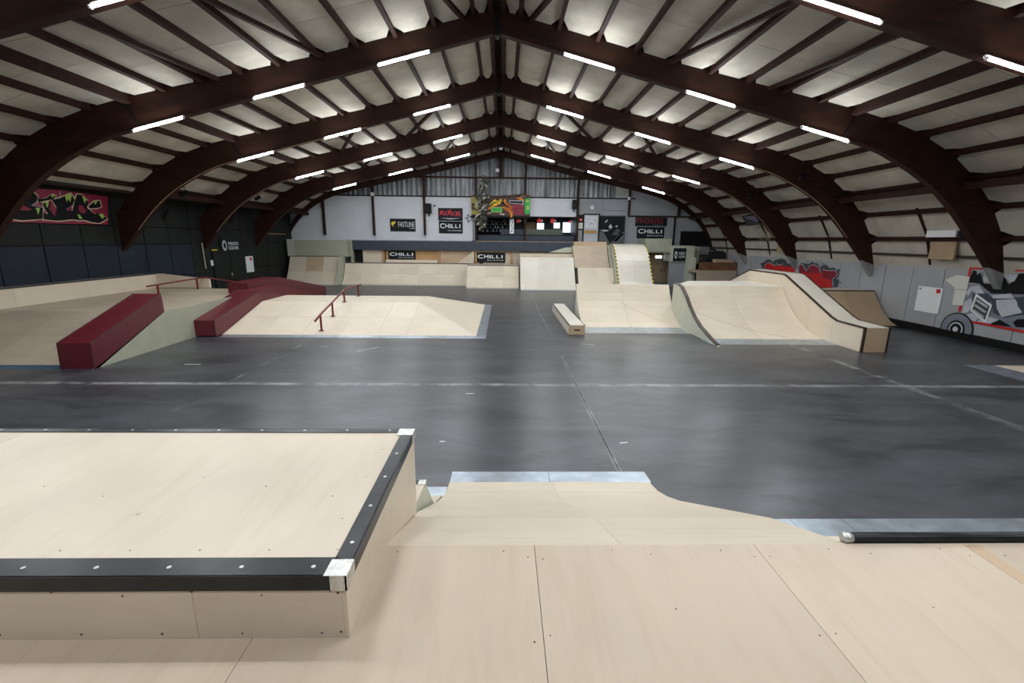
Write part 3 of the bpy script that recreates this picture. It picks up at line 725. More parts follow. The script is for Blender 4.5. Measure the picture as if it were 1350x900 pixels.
# rails
t = thing('red_kinked_rail', 'red kinked grind rail on four posts over the middle funbox', 'rail', (-5.98, 16.7, 0))
MB().tube([(-5.98, 14.4, .50), (-5.98, 14.86, .64), (-5.98, 17.25, 1.19), (-5.98, 19.3, 1.2)], .032, 8).build('rail_bar', REDR, t, True)
for (yy, zb, zt) in ((14.86, zf(14.86), .64), (15.96, zf(15.96), .91), (17.22, HB, 1.18), (18.92, HB, 1.19)):
    po = MB().box((-6.005, yy-.025, zb), (-5.955, yy+.025, zt)).build('post', REDR, t); MB().box((-6.06, yy-.06, zb), (-5.90, yy+.06, zb+.012)).build('base_plate', REDR, po)
t = thing('red_flat_rail', 'low red rail on top of the left funbox', 'rail', (-12.6, 18, .98))
MB().tube([(-12.78, 16.6, 1.33), (-12.55, 19.0, 1.42), (-12.5, 19.6, 1.4), (-11.6, 22.6, .75)], .028, 8).build('rail_bar', REDR, t, True)
for (xx, yy, zb, zt) in ((-12.73, 17.05, HA, 1.34), (-12.55, 18.98, HA, 1.41)):
    MB().box((xx-.025, yy-.025, zb), (xx+.025, yy+.025, zt)).build('post', REDR, t)
MB().box((-11.65, 22.5, 0), (-11.6, 22.55, .78)).build('post', REDR, t)

# ------------------------------------------------------------------ right group
t = thing('manual_box', 'long low bench box with white top and handle slot', 'bench box', (2.5, 17.5, 0))
bx0, bx1, by0, by1, bh = 2.22, 2.76, 14.97, 20.2, .33
box('side_sheet', (bx0, by0+.02, 0), (bx0+.018, by1, bh-.02), PLYW, t)
box('side_sheet', (bx1-.018, by0+.02, 0), (bx1, by1, bh-.02), PLYW, t)
box('inner_frame', (bx0+.02, by0+.03, 0), (bx1-.02, by1-.01, bh-.03), BLK, t)
m_ = MB(); hx0, hx1, hz0, hz1 = 2.40, 2.60, .13, .18   # front with the hand slot cut out
m_.box((bx0, by0, 0), (hx0, by0+.02, bh-.02)).box((hx1, by0, 0), (bx1, by0+.02, bh-.02)).box((hx0, by0, 0), (hx1, by0+.02, hz0)).box((hx0, by0, hz1), (hx1, by0+.02, bh-.02))
m_.build('front_sheet', PLYT, t)
box('top_sheet', (bx0+.03, by0+.005, bh-.02), (bx1-.03, by1, bh), PLYW, t)
for a in (bx0, bx1-.03): box('angle_iron', (a, by0, bh-.03), (a+.03, by1, bh+.004), IRON, t)

t = thing('curved_quarter', 'pale plywood quarter ramp behind the bench box', 'ramp', (4.7, 17, 0))
CP = [(16.2, .03), (16.6, .16), (16.93, .34), (17.3, .56), (17.6, .80), (17.85, 1.08), (18.05, 1.40)]
MB().prism([(p[0], p[1]-.018) for p in CP]+[(18.2, 1.38), (18.2, 0), (15.3, 0)], 'x', 2.92, 6.6).build('ramp_body', SAGE2, t)
sheets(t, CP, [16.2, 18.05], [2.9, 4.7, 6.6], PLY)
for a, b in ((2.9, 4.7), (4.7, 6.6)): box('deck_sheet', (a, 18.06, 1.385), (b-.004, 18.2, 1.405), PLYW, t)
for a, b in ((2.84, 4.7), (4.7, 6.42)): MB().prism([(15.25, 0), (15.25, .003), (16.22, .03), (16.22, 0)], 'x', a, b-.004).build('steel_plate', STEEL, t)

DP = [(14.27, .03)]+[(14.9, .14), (15.4, .34), (15.9, .65), (16.4, 1.05), (16.85, 1.42), (17.0, 1.5)]
DP = arc((14.0, .02), (16.85, 1.5), 12)
DP = [(14.27, .03)]+[p for p in DP if p[0] > 14.35]
t = thing('wide_bank', 'wide pale plywood bank between the dark-edged curb and the tall hubba', 'ramp', (8.5, 16.5, 0))
MB().prism([(p[0], p[1]-.018) for p in DP]+[(17.25, 1.48), (17.25, 0), (13.7, 0)], 'x', 6.62, 10.44).build('ramp_body', SAGE2, t)
sheets(t, DP, [14.27, 16.85], [6.62, 8.5, 10.44], PLY)
for dk in ([(6.62, 16.86), (8.5, 16.86), (8.5, 19.0), (7.7, 18.9), (6.62, 17.3)], [(8.504, 16.86), (10.44, 16.86), (10.44, 19.3), (8.504, 19.0)]):
    MB().prism(dk, 'z', 1.48, 1.50).build('deck_sheet', PLYW, t)
MB().prism([(6.64, 17.26), (10.42, 17.26), (10.42, 19.25), (7.72, 18.86), (6.64, 17.28)], 'z', 0, 1.479).build('rear_body', SAGE2, t)
for a, b in ((6.42, 8.4), (8.4, 10.42)): MB().prism([(13.62, 0), (13.62, .003), (14.29, .035), (14.29, 0)], 'x', a, b-.004).build('steel_plate', STEEL, t)
def joint(par, prof, p, q, n=14):          # a fine diagonal joint between plywood sheets, lying on the ramp face
    def zz(y):
        for a, b in zip(prof, prof[1:]):
            if a[0] <= y <= b[0]: return a[1]+(b[1]-a[1])*(y-a[0])/(b[0]-a[0])
        return prof[-1][1]
    MB().tube([(p[0]+(q[0]-p[0])*i/n, p[1]+(q[1]-p[1])*i/n, zz(p[1]+(q[1]-p[1])*i/n)+.0) for i in range(n+1)], .007, 4).build('sheet_joint', PLYT, par)
cq = [o for o in COL.objects if o.name.startswith('curved_quarter')][0]
joint(cq, CP, (4.55, 17.55), (6.45, 16.3)); joint(t, DP, (6.9, 16.0), (9.6, 14.35)); joint(t, DP, (6.95, 16.1), (7.5, 16.7)); joint(t, DP, (9.3, 14.9), (9.85, 15.3))
t = thing('curved_side_board', 'sage side board with dark curved edge dividing the two banks', 'side panel', (6.55, 15.5, 0))
sd = [(13.35, .02), (13.9, .14), (14.7, .36), (15.2, .58), (15.65, .86), (16.05, 1.17), (16.5, 1.44), (16.8, 1.53), (17.3, 1.55)]
MB().prism(sd+[(17.3, 0), (13.3, 0)], 'x', 6.5, 6.6).build('side_panel', SAGE2, t)
MB().strip([(a, b+.03) for a, b in sd], 'x', 6.49, 6.61, .035).build('edge_trim', EDGE, t)

t = thing('tall_hubba', 'tall plywood hubba ledge with dark brown edges, right mid hall', 'ledge', (10.8, 16.5, 0))
ep = [(12.7, .73), (13.85, .75), (14.1, .82), (16.75, 1.93), (16.95, 1.97), (19.3, 1.98), (20.9, 1.4), (24.3, .05)]
MB().prism([(12.72, 0)]+[(p[0], p[1]-.02) for p in ep]+[(24.4, 0)], 'x', 10.47, 11.18).build('ledge_body', PLY, t)
MB().prism([(12.70, 0), (12.70, .71), (12.72, .71), (12.72, 0)], 'x', 10.50, 11.15).build('front_sheet', PLYT, t)
sheets(t, ep, [12.7, 13.95, 16.85, 19.3, 24.3], [10.50, 11.15], PLYW)
def sideband(X0, X1):
    m_ = MB().strip([(a, b+.003) for a, b in ep], 'x', X0, X1, .045); return m_
sideband(10.44, 10.50).box((10.44, 12.69, 0), (10.50, 12.75, .73)).build('edge_trim', EDGE, t)
sideband(11.15, 11.21).box((11.15, 12.69, 0), (11.21, 12.75, .73)).build('edge_trim', EDGE, t)
sc_ = [(12.75, .0), (12.75, .70)]
for a, b in ((12.75, 14.0), (14.0, 15.2), (15.2, 17.0), (17.0, 20.8)):
    c = cut(ep, a+.004, b-.004)
    MB().prism([(c[0][0], 0)]+[(p[0], p[1]-.05) for p in c]+[(c[-1][0], 0)], 'x', 10.452, 10.47).build('side_sheet', PLY, t)

t = thing('far_right_quarter', 'tan plywood quarter with dark coping by the right wall', 'ramp', (13.6, 18, 0))
FP = arc((16.9, .02), (18.35, 1.19), 10)
MB().prism([(p[0], p[1]-.018) for p in FP]+[(19.4, 1.18), (19.4, 0), (16.5, 0)], 'x', 11.3, 15.2).build('ramp_body', SAGE, t)
sheets(t, FP, [16.9, 18.35], [11.3, 12.6, 13.9, 15.2], PLYT)
box('deck_sheet', (11.3, 18.4, 1.18), (15.2, 19.4, 1.2), PLY, t)
MB().tube([(11.3, 18.37, 1.2), (15.2, 18.37, 1.2)], .03, 8).build('coping_pipe', EDGE, t)
MB().prism([(16.45, 0), (16.45, .003), (16.92, .03), (16.92, 0)], 'x', 11.3, 15.2).build('steel_plate', IRON, t)
t = thing('corner_hip', 'low hip ramp with steel lips at the right frame edge', 'ramp', (13.7, 9.6, 0))
slab([(12.75, 7, .09), (15, 7, .50), (15, 8.7, .50), (12.75, 11.15, .05)], PLY)
slab([(12.8, 11.15, .05), (15, 11.15, .05), (15, 8.7, .50)], PLY)
MB().add([(12.15, 7, 0), (12.76, 7, .095), (12.76, 11.16, .05), (12.15, 11.35, 0), (12.15, 7, -.001), (12.76, 7, 0), (12.76, 11.16, 0)], [(0, 1, 2, 3), (0, 5, 1), (1, 5, 6, 2), (2, 6, 3)]).build('steel_plate', STEEL, t)
MB().add([(12.15, 11.35, 0), (12.76, 11.14, .052), (15.1, 11.14, .052), (15.1, 11.35, 0), (12.76, 11.14, 0), (15.1, 11.14, 0)], [(0, 1, 2, 3), (1, 4, 5, 2)]).build('steel_plate', STEEL, t)
box('ramp_body', (12.9, 7, 0), (15.0, 11.0, .04), SAGE, t)

# ------------------------------------------------------------------ back row of ramps
def quarter(name, label, x0, x1, yf, yt, zt, deck, xs, mat=PLY, gap=True, trim=True, tan=()):
    t = thing(name, label, 'ramp', ((x0+x1)/2, yf, 0))
    P = arc((yf, .02), (yt, zt), 10)
    MB().prism([(p[0], p[1]-.018) for p in P]+[(deck, zt-.02), (deck, 0), (yf-.2, 0)], 'x', x0, x1).build('ramp_body', SAGE, t)
    sheets(t, P, [yf, (yf+yt)/2+.2, yt], xs, mat, tan=tan)
    box('deck_sheet', (x0, yt+.01, zt-.018), (x1, deck, zt), PLY, t)
    if trim: MB().tube([(x0, yt+.02, zt+.01), (x1, yt+.02, zt+.01)], .03, 8).build('coping_pipe', IRON, t)
    MB().prism([(yf-.3, 0), (yf-.3, .003), (yf+.02, .03), (yf+.02, 0)], 'x', x0, x1).build('steel_plate', STEEL, t)
    return t
quarter('corner_quarter', 'tall quarter ramp in the far left corner below a sage box', -14.75, -11.25, 30.95, 32.3, 1.82, 33.3, [-14.75, -13.6, -12.4, -11.25], tan=((1, 1),))
t = thing('curved_side_board', 'curved grey-green side board right of the far left corner quarter', 'side panel', (-11.1, 31.4, 0))
P = arc((30.6, .02), (31.8, 1.86), 10)
MB().prism(P+[(32.4, 1.86), (32.4, 0)], 'x', -11.22, -11.02).build('side_panel', SAGE, t)
quarter('long_quarter', 'long low quarter ramp along the back wall under the banners', -10.98, -2.45, 31.2, 32.3, 1.40, 33.35, [-10.98, -9.8, -8.5, -7.2, -5.9, -4.6, -3.4, -2.45])
quarter('short_quarter', 'short low quarter ramp right of the long back quarter', -2.40, 1.05, 29.7, 30.9, 1.38, 33.35, [-2.4, -1.2, 0, 1.05])
t = thing('steep_bank', 'tall smooth plywood bank in the centre of the back row', 'ramp', (2.8, 29, 0))
P = [(28.85, .02), (29.3, .35), (30.6, 1.98)]
MB().prism([(p[0], p[1]-.02) for p in P]+[(31.4, 1.96), (31.4, 0), (28.7, 0)], 'x', 1.12, 4.66).build('ramp_body', SAGE2, t)
sheets(t, P, [28.85, 30.6], [1.12, 2.3, 3.5, 4.66], PLYW)
box('deck_sheet', (1.12, 30.61, 1.95), (4.66, 31.4, 1.97), PLY, t)
MB().prism([(28.55, 0), (28.55, .003), (28.87, .03), (28.87, 0)], 'x', 1.12, 4.66).build('steel_plate', STEEL, t)
t = thing('upper_deck_box', 'plywood deck box with dark rim behind the steep bank', 'platform', (3, 32.2, 0))
box('body', (1.12, 31.45, 0), (4.85, 33.1, 2.22), PLY, t); box('rim', (-1.4, 31.42, 2.22), (4.85, 31.5, 2.27), EDGE, t)
MB().prism([(3.2, 2.27), (4.4, 2.62), (4.85, 2.62), (4.85, 2.27)], 'y', 31.9, 32.6).build('wedge', SAGE2, t, label='sage green wedge on top')
# step ramps
t = thing('lower_step_ramp', 'lower stepped quarter ramp with hazard tape edge in the back row', 'ramp', (6.1, 29, 0))
P = arc((28.6, .02), (29.95, 1.36), 10)
MB().prism([(p[0], p[1]-.018) for p in P]+[(30.6, 1.34), (30.6, 0), (28.4, 0)], 'x', 4.86, 7.2).build('ramp_body', SAGE, t)
sheets(t, P, [28.6, 29.95], [4.86, 6.0, 7.2], PLY)
box('deck_sheet', (4.86, 29.96, 1.34), (7.2, 30.1, 1.36), PLY, t)
t = thing('upper_step_ramp', 'upper stepped plywood ramp behind the lower one, topped by a plywood band', 'ramp', (5.8, 31, 0))
P = [(30.05, 1.36), (30.4, 1.62), (31.4, 2.75)]
MB().prism([(p[0], p[1]-.02) for p in P]+[(32.4, 2.73), (32.4, 0), (30.65, 0), (30.65, 1.3)], 'x', 4.72, 7.0).build('ramp_body', SAGE, t)
sheets(t, P, [30.05, 31.4], [4.7, 5.85, 7.0], PLYD)
box('back_band', (4.78, 31.42, 2.73), (7.0, 31.5, 3.02), PLYT, t)
t = thing('roll_over_ramp', 'tall S-curved plywood roll-over ramp with yellow and black taped edges', 'ramp', (8.3, 29.5, 0))
P = cat([(27.2, .02), (28.2, .40), (28.9, 1.15), (29.4, 1.85), (30.0, 2.5), (30.7, 2.83), (31.6, 2.9)], 3)
MB().prism([(p[0], p[1]-.02) for p in P]+[(31.6, 0), (27.1, 0)], 'x', 7.22, 9.38).build('ramp_body', SAGE2, t)
sheets(t, P, [27.2, 29.4, 31.6], [7.24, 8.3, 9.36], PLYW)
L_ = [0]
at_, ln = along(P)
for X in (7.2, 9.36):
    n = 40
    for k in range(2):
        m_ = MB()
        for i in range(k, n, 2):
            a, b = at_(ln*i/n)[0], at_(ln*(i+1)/n)[0]
            m_.strip([(a.x, a.y+.02), (b.x, b.y+.02)], 'x', X, X+.06, .05)
        m_.build('hazard_tape', (YEL, BLK)[k], t, kind='stuff')
t = props(MB().strip([(28.75, .1), (29.1, .3), (29.6, .72), (29.95, 1.36), (30.3, 1.6), (31.4, 2.8)], 'x', 7.05, 7.18, .3).build('step_side_board', SAGE, None), 'thin sage side board between step ramps and roll-over ramp', 'side panel')
# sage box above the corner quarter
t = thing('sage_box', 'sage green box above the far left corner quarter', 'box', (-12.6, 32.4, 1.84))
box('body', (-14.9, 32.35, 1.83), (-10.8, 33.25, 2.98), SAGE, t); box('front_sheet', (-14.4, 32.33, 1.85), (-10.86, 32.35, 2.97), SAGE, t)
box('corner_strip', (-14.9, 32.32, 1.85), (-14.42, 32.35, 2.97), SAGE2, t)

# ------------------------------------------------------------------ back wall furniture and print
def banner(name, label, px, Y, mat=BANN, par=None, cat='banner', curl=.0):
    p = [onY(a, b, Y) for a, b in px]; xs_ = [q[0] for q in p]; zs = [q[2] for q in p]
    a, b, c, d = min(xs_), max(xs_), min(zs), max(zs)
    t = thing(name, label, cat, ((a+b)/2, Y, c))
    n = 10; vs = []
    for i in range(n+1):
        for j in (0, 1):
            for k in (0, 1):
                vs.append((a+(b-a)*i/n, Y+k*.02-(.012*math.sin(i*1.7)), c+(d-c)*j))
    fs = []
    for i in range(n):
        o = 4*i; fs += [(o, o+4, o+6, o+2), (o+1, o+3, o+7, o+5), (o, o+1, o+5, o+4), (o+2, o+6, o+7, o+3)]
    fs += [(0, 2, 3, 1), (4*n, 4*n+1, 4*n+3, 4*n+2)]
    o = mesh('cloth', vs, fs, mat, t)
    return o, (a, b, c, d)
def chilli(t, r, Y, top=.0, low=0.):
    a, b, c, d = r; w, h = b-a, d-c
    lettering('C', w*.19, h*.42, (a+w*.14, Y-.03, c+h*.62), 'back', WHT, t, bold=.02)
    lettering('H', w*.15, h*.36, (a+w*.345, Y-.03, c+h*.62), 'back', WHT, t, bold=.02)
    for s, fx_, ww, hh in (('I', .475, .045, .36), ('L', .59, .12, .33), ('L', .755, .13, .31), ('I', .89, .045, .33)):
        lettering(s, w*ww, h*hh, (a+w*fx_, Y-.03, c+h*.60), 'back', WHT, t, bold=.02)
    lettering('PRO SCOOTER', w*.58, h*.10, (a+w*.66, Y-.03, c+h*.22), 'back', WHT, t)
t, r = banner('black_banner', 'black banner reading FASTLINE with yellow swoosh on the white wall', [(514, 288), (548, 305)], YB-.06)
a, b, c, d = r; w, h = b-a, d-c
lettering('FASTLINE', w*.64, h*.40, (a+w*.645, YB-.09, c+h*.55), 'back', WHT, t)
lettering('STORE', w*.22, h*.09, (a+w*.87, YB-.09, c+h*.24), 'back', WHT, t)
MB().plate([(a+w*.05, YB-.09, c+h*.68), (a+w*.10, YB-.09, c+h*.77), (a+w*.24, YB-.09, c+h*.76), (a+w*.19, YB-.09, c+h*.58), (a+w*.11, YB-.09, c+h*.52), (a+w*.15, YB-.09, c+h*.33), (a+w*.06, YB-.09, c+h*.5)], (0, -1, 0), 0, .01).build('swoosh', YEL, t)
t, r = banner('black_banner', 'black banner reading CHILLI below a red graffiti one on the white wall', [(578.5, 291.5), (610, 307.5)], YB-.06)
chilli(t, r, YB-.06)
t, r = banner('graffiti_banner', 'banner with red spiky graffiti lettering above the white-wall CHILLI banner', [(577.5, 274), (610, 291)], YB-.06)
a, b, c, d = r; w, h = b-a, d-c
for k, (u, s_) in enumerate(((.16, .5), (.30, .62), (.46, .7), (.62, .66), (.78, .6), (.88, .5))):
    cx_, cz_ = a+w*(u+random.uniform(-.02, .02)), c+h*(.56+random.uniform(-.06, .06))
    MB().plate([(cx_-w*.10, YB-.09, cz_-h*.22), (cx_-w*.05, YB-.09, cz_+h*.0), (cx_-w*.08, YB-.09, cz_+h*s_*.4), (cx_, YB-.09, cz_+h*.16), (cx_+w*.07, YB-.09, cz_+h*s_*.5), (cx_+w*.05, YB-.09, cz_), (cx_+w*.11, YB-.09, cz_-h*.24), (cx_, YB-.09, cz_-h*.08)], (0, -1, 0), .001*k, .008).build('graffiti_letter', (REDP, CRIM)[k % 2], t)
MB().plate([(a+w*.08, YB-.09, c+h*.22), (a+w*.5, YB-.09, c+h*.10), (a+w*.92, YB-.09, c+h*.22), (a+w*.5, YB-.09, c+h*.19)], (0, -1, 0), 0, .008).build('swash', PALE, t)
t, r = banner('black_banner', 'black CHILLI banner on brown boards under the band, left one', [(512, 330.5), (548, 342)], 33.44)
chilli(t, r, 33.44)
t, r = banner('black_banner', 'black CHILLI banner in a plywood frame behind the short quarter', [(628, 333), (666, 346)], 33.44)
chilli(t, r, 33.44)
t = thing('banner_frame', 'plywood frame around the CHILLI banner behind the short quarter', 'frame', (-.3, 33.4, 1.4))
for a_, b_ in (((-2.0, 33.36, 1.4), (-1.9, 33.5, 2.28)), ((.55, 33.36, 1.4), (.65, 33.5, 2.28)), ((-1.9, 33.36, 2.2), (.55, 33.5, 2.28))): box('batten', a_, b_, PLYO, t)
t, r = banner('black_banner', 'black CHILLI banner on the grey wall below a dark red one', [(840, 299), (875, 314)], YB-.06)
chilli(t, r, YB-.06)
t, r = banner('outlined_banner', 'black banner with thin red lettering on the grey wall above CHILLI', [(838, 286.5), (879, 298)], YB-.08)
a, b, c, d = r
lettering('PROXISE', (b-a)*.84, (d-c)*.6, ((a+b)/2-.1, YB-.11, c+(d-c)*.6), 'back', CRIM, t)
lettering('SCOOTERS', (b-a)*.35, (d-c)*.10, (a+(b-a)*.7, YB-.11, c+(d-c)*.13), 'back', MID, t)

# graffiti board above the bar
t = thing('graffiti_board', 'painted graffiti board with orange and yellow creature above the bar', 'mural', (-.2, 33.3, 4.7))
GY = 33.40
def P2(x_, y_): return onY(610+x_/10., 225+y_/10., GY)     # read off an enlarged crop
GN = [0]
def gp(pts, mat, off, name='painted_shape'): GN[0] += 1; off += .0006*GN[0]; MB().plate([P2(*q) for q in pts], (0, -1, 0), off, .006).build(name, mat, t)
gp([(110, 330), (890, 330), (885, 610), (115, 590)], BRN, 0, 'board')
gp([(110, 345), (160, 345), (205, 400), (215, 575), (115, 575)], OLV, .007)
gp([(820, 370), (890, 360), (885, 560), (850, 580), (815, 560)], GRN, .007)
gp([(610, 470), (700, 440), (800, 440), (805, 585), (690, 575), (640, 560)], CRIM, .007)
gp([(345, 490), (355, 440), (400, 400), (430, 375), (445, 400), (500, 375), (520, 400), (480, 440), (450, 430), (440, 460), (400, 450), (370, 480)], YEL, .009)
gp([(520, 480), (560, 465), (620, 490), (660, 540), (660, 600), (640, 620), (620, 590), (600, 540), (560, 510)], ORG, .011)
gp([(535, 400), (560, 370), (580, 410), (620, 450), (655, 480), (660, 520), (620, 480), (570, 440)], ORG, .009)
gp([(330, 520), (345, 470), (385, 430), (400, 385), (425, 400), (440, 375), (450, 410), (520, 365), (500, 430), (430, 470)], ORG, .004)
gp([(700, 360), (760, 350), (810, 385), (800, 395), (740, 375)], ORG, .008); gp([(640, 500), (720, 470), (790, 500), (700, 520), (790, 550), (690, 545)], DREDP, .012)
gp([(820, 400), (860, 385), (885, 400), (850, 420)], LIME, .012); gp([(835, 470), (870, 450), (880, 500), (845, 520)], LIME, .012); gp([(120, 420), (170, 440), (140, 470), (190, 510), (120, 520)], BRN, .012)
for st in ([(360, 480), (400, 430), (470, 410)], [(370, 450), (430, 410)], [(450, 380), (520, 420), (560, 470), (620, 500), (655, 560)], [(545, 480), (600, 520), (630, 590)], [(560, 400), (600, 450), (650, 490)], [(520, 385), (540, 440)]):
    MB().tube([Vector(P2(*q))+Vector((0, -.035, 0)) for q in st], .022, 5).build('black_stroke', BLK, t)
MB().tube([Vector(P2(490, 570))+Vector((0, -.02, 0)), Vector(P2(550, 578))+Vector((0, -.02, 0))], .04, 5).build('white_signature', WHT, t)
gp([(375, 480), (520, 480), (515, 550), (375, 545)], LIME, .010); gp([(385, 488), (510, 488), (505, 540), (385, 536)], GRN, .015)
gp([(612, 390), (805, 395), (800, 470), (790, 440), (620, 432)], PALE, .010); gp([(625, 400), (795, 405), (790, 432), (625, 425)], BLK, .015)
MB().tube([P2(110, 335), P2(250, 318), P2(420, 345), P2(600, 335), P2(760, 318), P2(890, 330)], .06, 8).build('driftwood_pole', BRN, t)
MB().tube([P2(760, 345), P2(850, 322), P2(890, 322)], .05, 8).build('driftwood_pole', CARD, t)
box('lower_rail', (P2(110, 595)[0], GY-.02, P2(110, 615)[2]), (P2(890, 595)[0], GY+.1, P2(110, 590)[2]), BLK, t)
# bound leafy garland hanging left of the board
t = thing('hanging_garland', 'grey-green leafy garland hanging in front of the graffiti board', 'garland', (-1.5, 33.0, 3.9))
MB().tube([(-1.55, 33.0, 4.0), (-1.4, 33.0, 5.0), (-1.55, 33.0, 6.0), (-1.2, 33.0, 7.3)], .03, 6).build('cord', BLK, t)
GL = plain('dry_leaf', (.075, .08, .055), .7, noise=.5, scale=4); GL2 = plain('pale_leaf', (.45, .44, .38), .7, noise=.3, scale=4)
for mt, cnt, nm in ((GL, 190, 'dark_leaves'), (GL2, 75, 'pale_leaves')):
    m_ = MB()
    for i in range(cnt):
        s_ = random.random(); z_ = 3.9+3.4*s_; wd = .34*(1-.5*s_) if s_ > .1 else .25
        c_ = Vector((-1.55+.35*s_*s_+random.gauss(0, wd*.6), 32.95+random.uniform(-.25, .2), z_))
        d_ = Vector((random.uniform(-1, 1), random.uniform(-.6, .3), random.uniform(-.9, .5))).normalized()*random.uniform(.2, .42)
        n_ = d_.cross(Vector((random.random(), 1, random.random()))).normalized()*.06
        m_.add([c_, c_+d_*.5+n_, c_+d_, c_+d_*.5-n_], [(0, 1, 2, 3)])
    m_.build(nm, mt, t, kind='stuff')

# bar contents
OL = ('first', 'second', 'third', 'fourth', 'fifth', 'sixth', 'seventh')
for row, (py, cnt_) in enumerate(((292, 7), (296, 6), (300.5, 7), (305, 6))):   # small goods on the shop shelves
  for kk in range(cnt_):
    px = 633.5+38*(kk+random.uniform(.1, .8))/cnt_
    p = onY(px, py, 35.4); hh = random.uniform(.13, .19); ww = random.uniform(.07, .12)
    cn, mt = random.choice((('white', WHT), ('dark red', CRIM), ('pale grey', PALE), ('tan', CARD), ('dark grey', MID), ('white', WHT))); zs = p[2]
    t = thing('bottle', 'small %s bottle, %s from the left on the %s bar shelf' % (cn, OL[kk], ('top', 'second', 'third', 'bottom')[row]), 'bottle', (p[0], 35.4, zs), 'small bottles on the bar shelves')
    bo = MB().tube([(p[0], 35.4, zs), (p[0], 35.4, zs+hh*.65)], ww*.5, 8).build('bottle_body', mt, t)
    MB().tube([(p[0], 35.4, zs+hh*.65), (p[0], 35.4, zs+hh)], ww*.2, 6).build('bottle_neck', mt, bo)
t = thing('bar_shelves', 'dark shelf unit behind the bar holding small bottles', 'shelf', (-.9, 35.4, 3.4))
for py in (292, 296, 300.5, 305):
    z_ = onY(650, py, 35.4)[2]; box('shelf_board', (-2.0, 35.2, z_-.04), (.55, 35.6, z_), BLUE, t)
box('back_panel', (-2.05, 35.6, 2.9), (.6, 35.65, 4.6), BLK, t)
t = thing('white_post_sign', 'narrow white upright sign with black marks at the bar', 'sign', (.3, 33.9, 3.4))
a_, b_ = onY(672, 288, 33.9), onY(677.5, 308, 33.9)
box('board', (a_[0], 33.88, b_[2]), (b_[0], 33.92, a_[2]), WHT, t)
for k in range(5): MB().plate(disc((a_[0]+.15+.04*(k % 2), 33.88, b_[2]+.18+.2*k), .05, (0, -1, 0), 6), (0, -1, 0), 0, .006).build('mark', BLK, t)
for k, (u, v_, s_) in enumerate(((683, 291, .16), (711, 291, .2), (728.5, 291, .2), (751, 292, .13))):
    c_ = Vector(onY(u, v_, 33.8))
    t = thing('paper_flower', 'red paper flower with white tuft hung over the bar, number %s from the left' % ('one', 'two', 'three', 'four')[k], 'decoration', c_, 'paper flowers over the bar')
    m_ = MB()
    for q in range(9):
        an = q*.7; d_ = Vector((math.cos(an), -.2, math.sin(an)))*s_
        m_.add([c_, c_+d_*.6+Vector((-d_.z, 0, d_.x))*.3, c_+d_, c_+d_*.6-Vector((-d_.z, 0, d_.x))*.3], [(0, 1, 2, 3)])
    m_.build('petals', REDP, t)
    MB().tube([c_+Vector((s_*.8, -.03, -.02)), c_+Vector((s_*1.2, -.03, .02))], .06, 6).build('white_tuft', WHT, t)
for k, (p_, q_, lb) in enumerate((((708, 294), (717, 303), 'small bright window behind the bar, leftmost'), ((730, 293.5), (738, 301), 'small bright window behind the bar, middle one'), ((742, 293), (754.5, 306.5), 'larger bright window behind the bar at the right end'))):
    a_, b_ = onY(*p_, 36.9), onY(*q_, 36.9)
    t = struct('window_%d' % (k+1), ((a_[0]+b_[0])/2, 36.9, b_[2]))
    box('pane', (a_[0], 36.92, b_[2]), (b_[0], 36.95, a_[2]), GLOW, t)
    m_ = MB()
    for s0 in ((a_[0]-.06, a_[0]), (b_[0], b_[0]+.06)): m_.box((s0[0], 36.86, b_[2]-.06), (s0[1], 36.97, a_[2]+.06))
    m_.box((a_[0], 36.86, a_[2]), (b_[0], 36.97, a_[2]+.06)).box((a_[0], 36.86, b_[2]-.06), (b_[0], 36.97, b_[2])); m_.build('window_frame', BLUE, t)
a_ = onY(700, 292, 36); t = props(box('tan_cabinet', (a_[0]-.4, 36, 3.5), (a_[0]+.35, 36.4, 4.4), CARD), 'tan cabinet in the bar, left of the bright windows', 'cabinet')
# wall things
def wbox(name, label, cat, p_, q_, Y, th, mat): 
    a_, b_ = onY(*p_, Y), onY(*q_, Y)
    return props(box(name, (min(a_[0], b_[0]), Y, min(a_[2], b_[2])), (max(a_[0], b_[0]), Y+th, max(a_[2], b_[2])), mat), label, cat)
def speaker(lb, p_, q_):
    a_, b_ = onY(*p_, YB-.4), onY(*q_, YB-.4)
    t = thing('loudspeaker', lb, 'speaker', ((a_[0]+b_[0])/2, YB-.3, b_[2]))
    box('cabinet', (a_[0], YB-.4, b_[2]), (b_[0], YB-.05, a_[2]), BLK, t)
    MB().plate(disc(((a_[0]+b_[0])/2, YB-.4, b_[2]+(a_[2]-b_[2])*.35), .13, (0, -1, 0)), (0, -1, 0), 0, .012).build('woofer', BLKR, t)
    box('bracket', ((a_[0]+b_[0])/2-.04, YB-.1, b_[2]-.2), ((a_[0]+b_[0])/2+.04, YB, b_[2]), IRON, t)
speaker('black loudspeaker on the white wall beside a brown post', (560.5, 268), (568, 281))
speaker('black loudspeaker at the right end of the white board over the bar', (755.5, 263), (760, 275))
t = thing('wall_clock', 'round white clock on the grey wall above the door', 'clock', onY(780.5, 273.5, YB-.05))
c_ = onY(780.5, 273.5, YB-.02)
MB().plate(disc(c_, .17, (0, -1, 0), 20), (0, -1, 0), 0, .03).build('rim', MID, t); MB().plate(disc(c_, .145, (0, -1, 0), 20), (0, -1, 0), .03, .004).build('dial', WHT, t)
MB().bar((c_[0], c_[1]-.037, c_[2]), (c_[0]+.07, c_[1]-.037, c_[2]+.05), .01, .012).bar((c_[0], c_[1]-.037, c_[2]), (c_[0]-.02, c_[1]-.037, c_[2]+.11), .01, .01).build('hands', BLK, t)
t = struct('door_1', onY(779, 320, YB-.05))
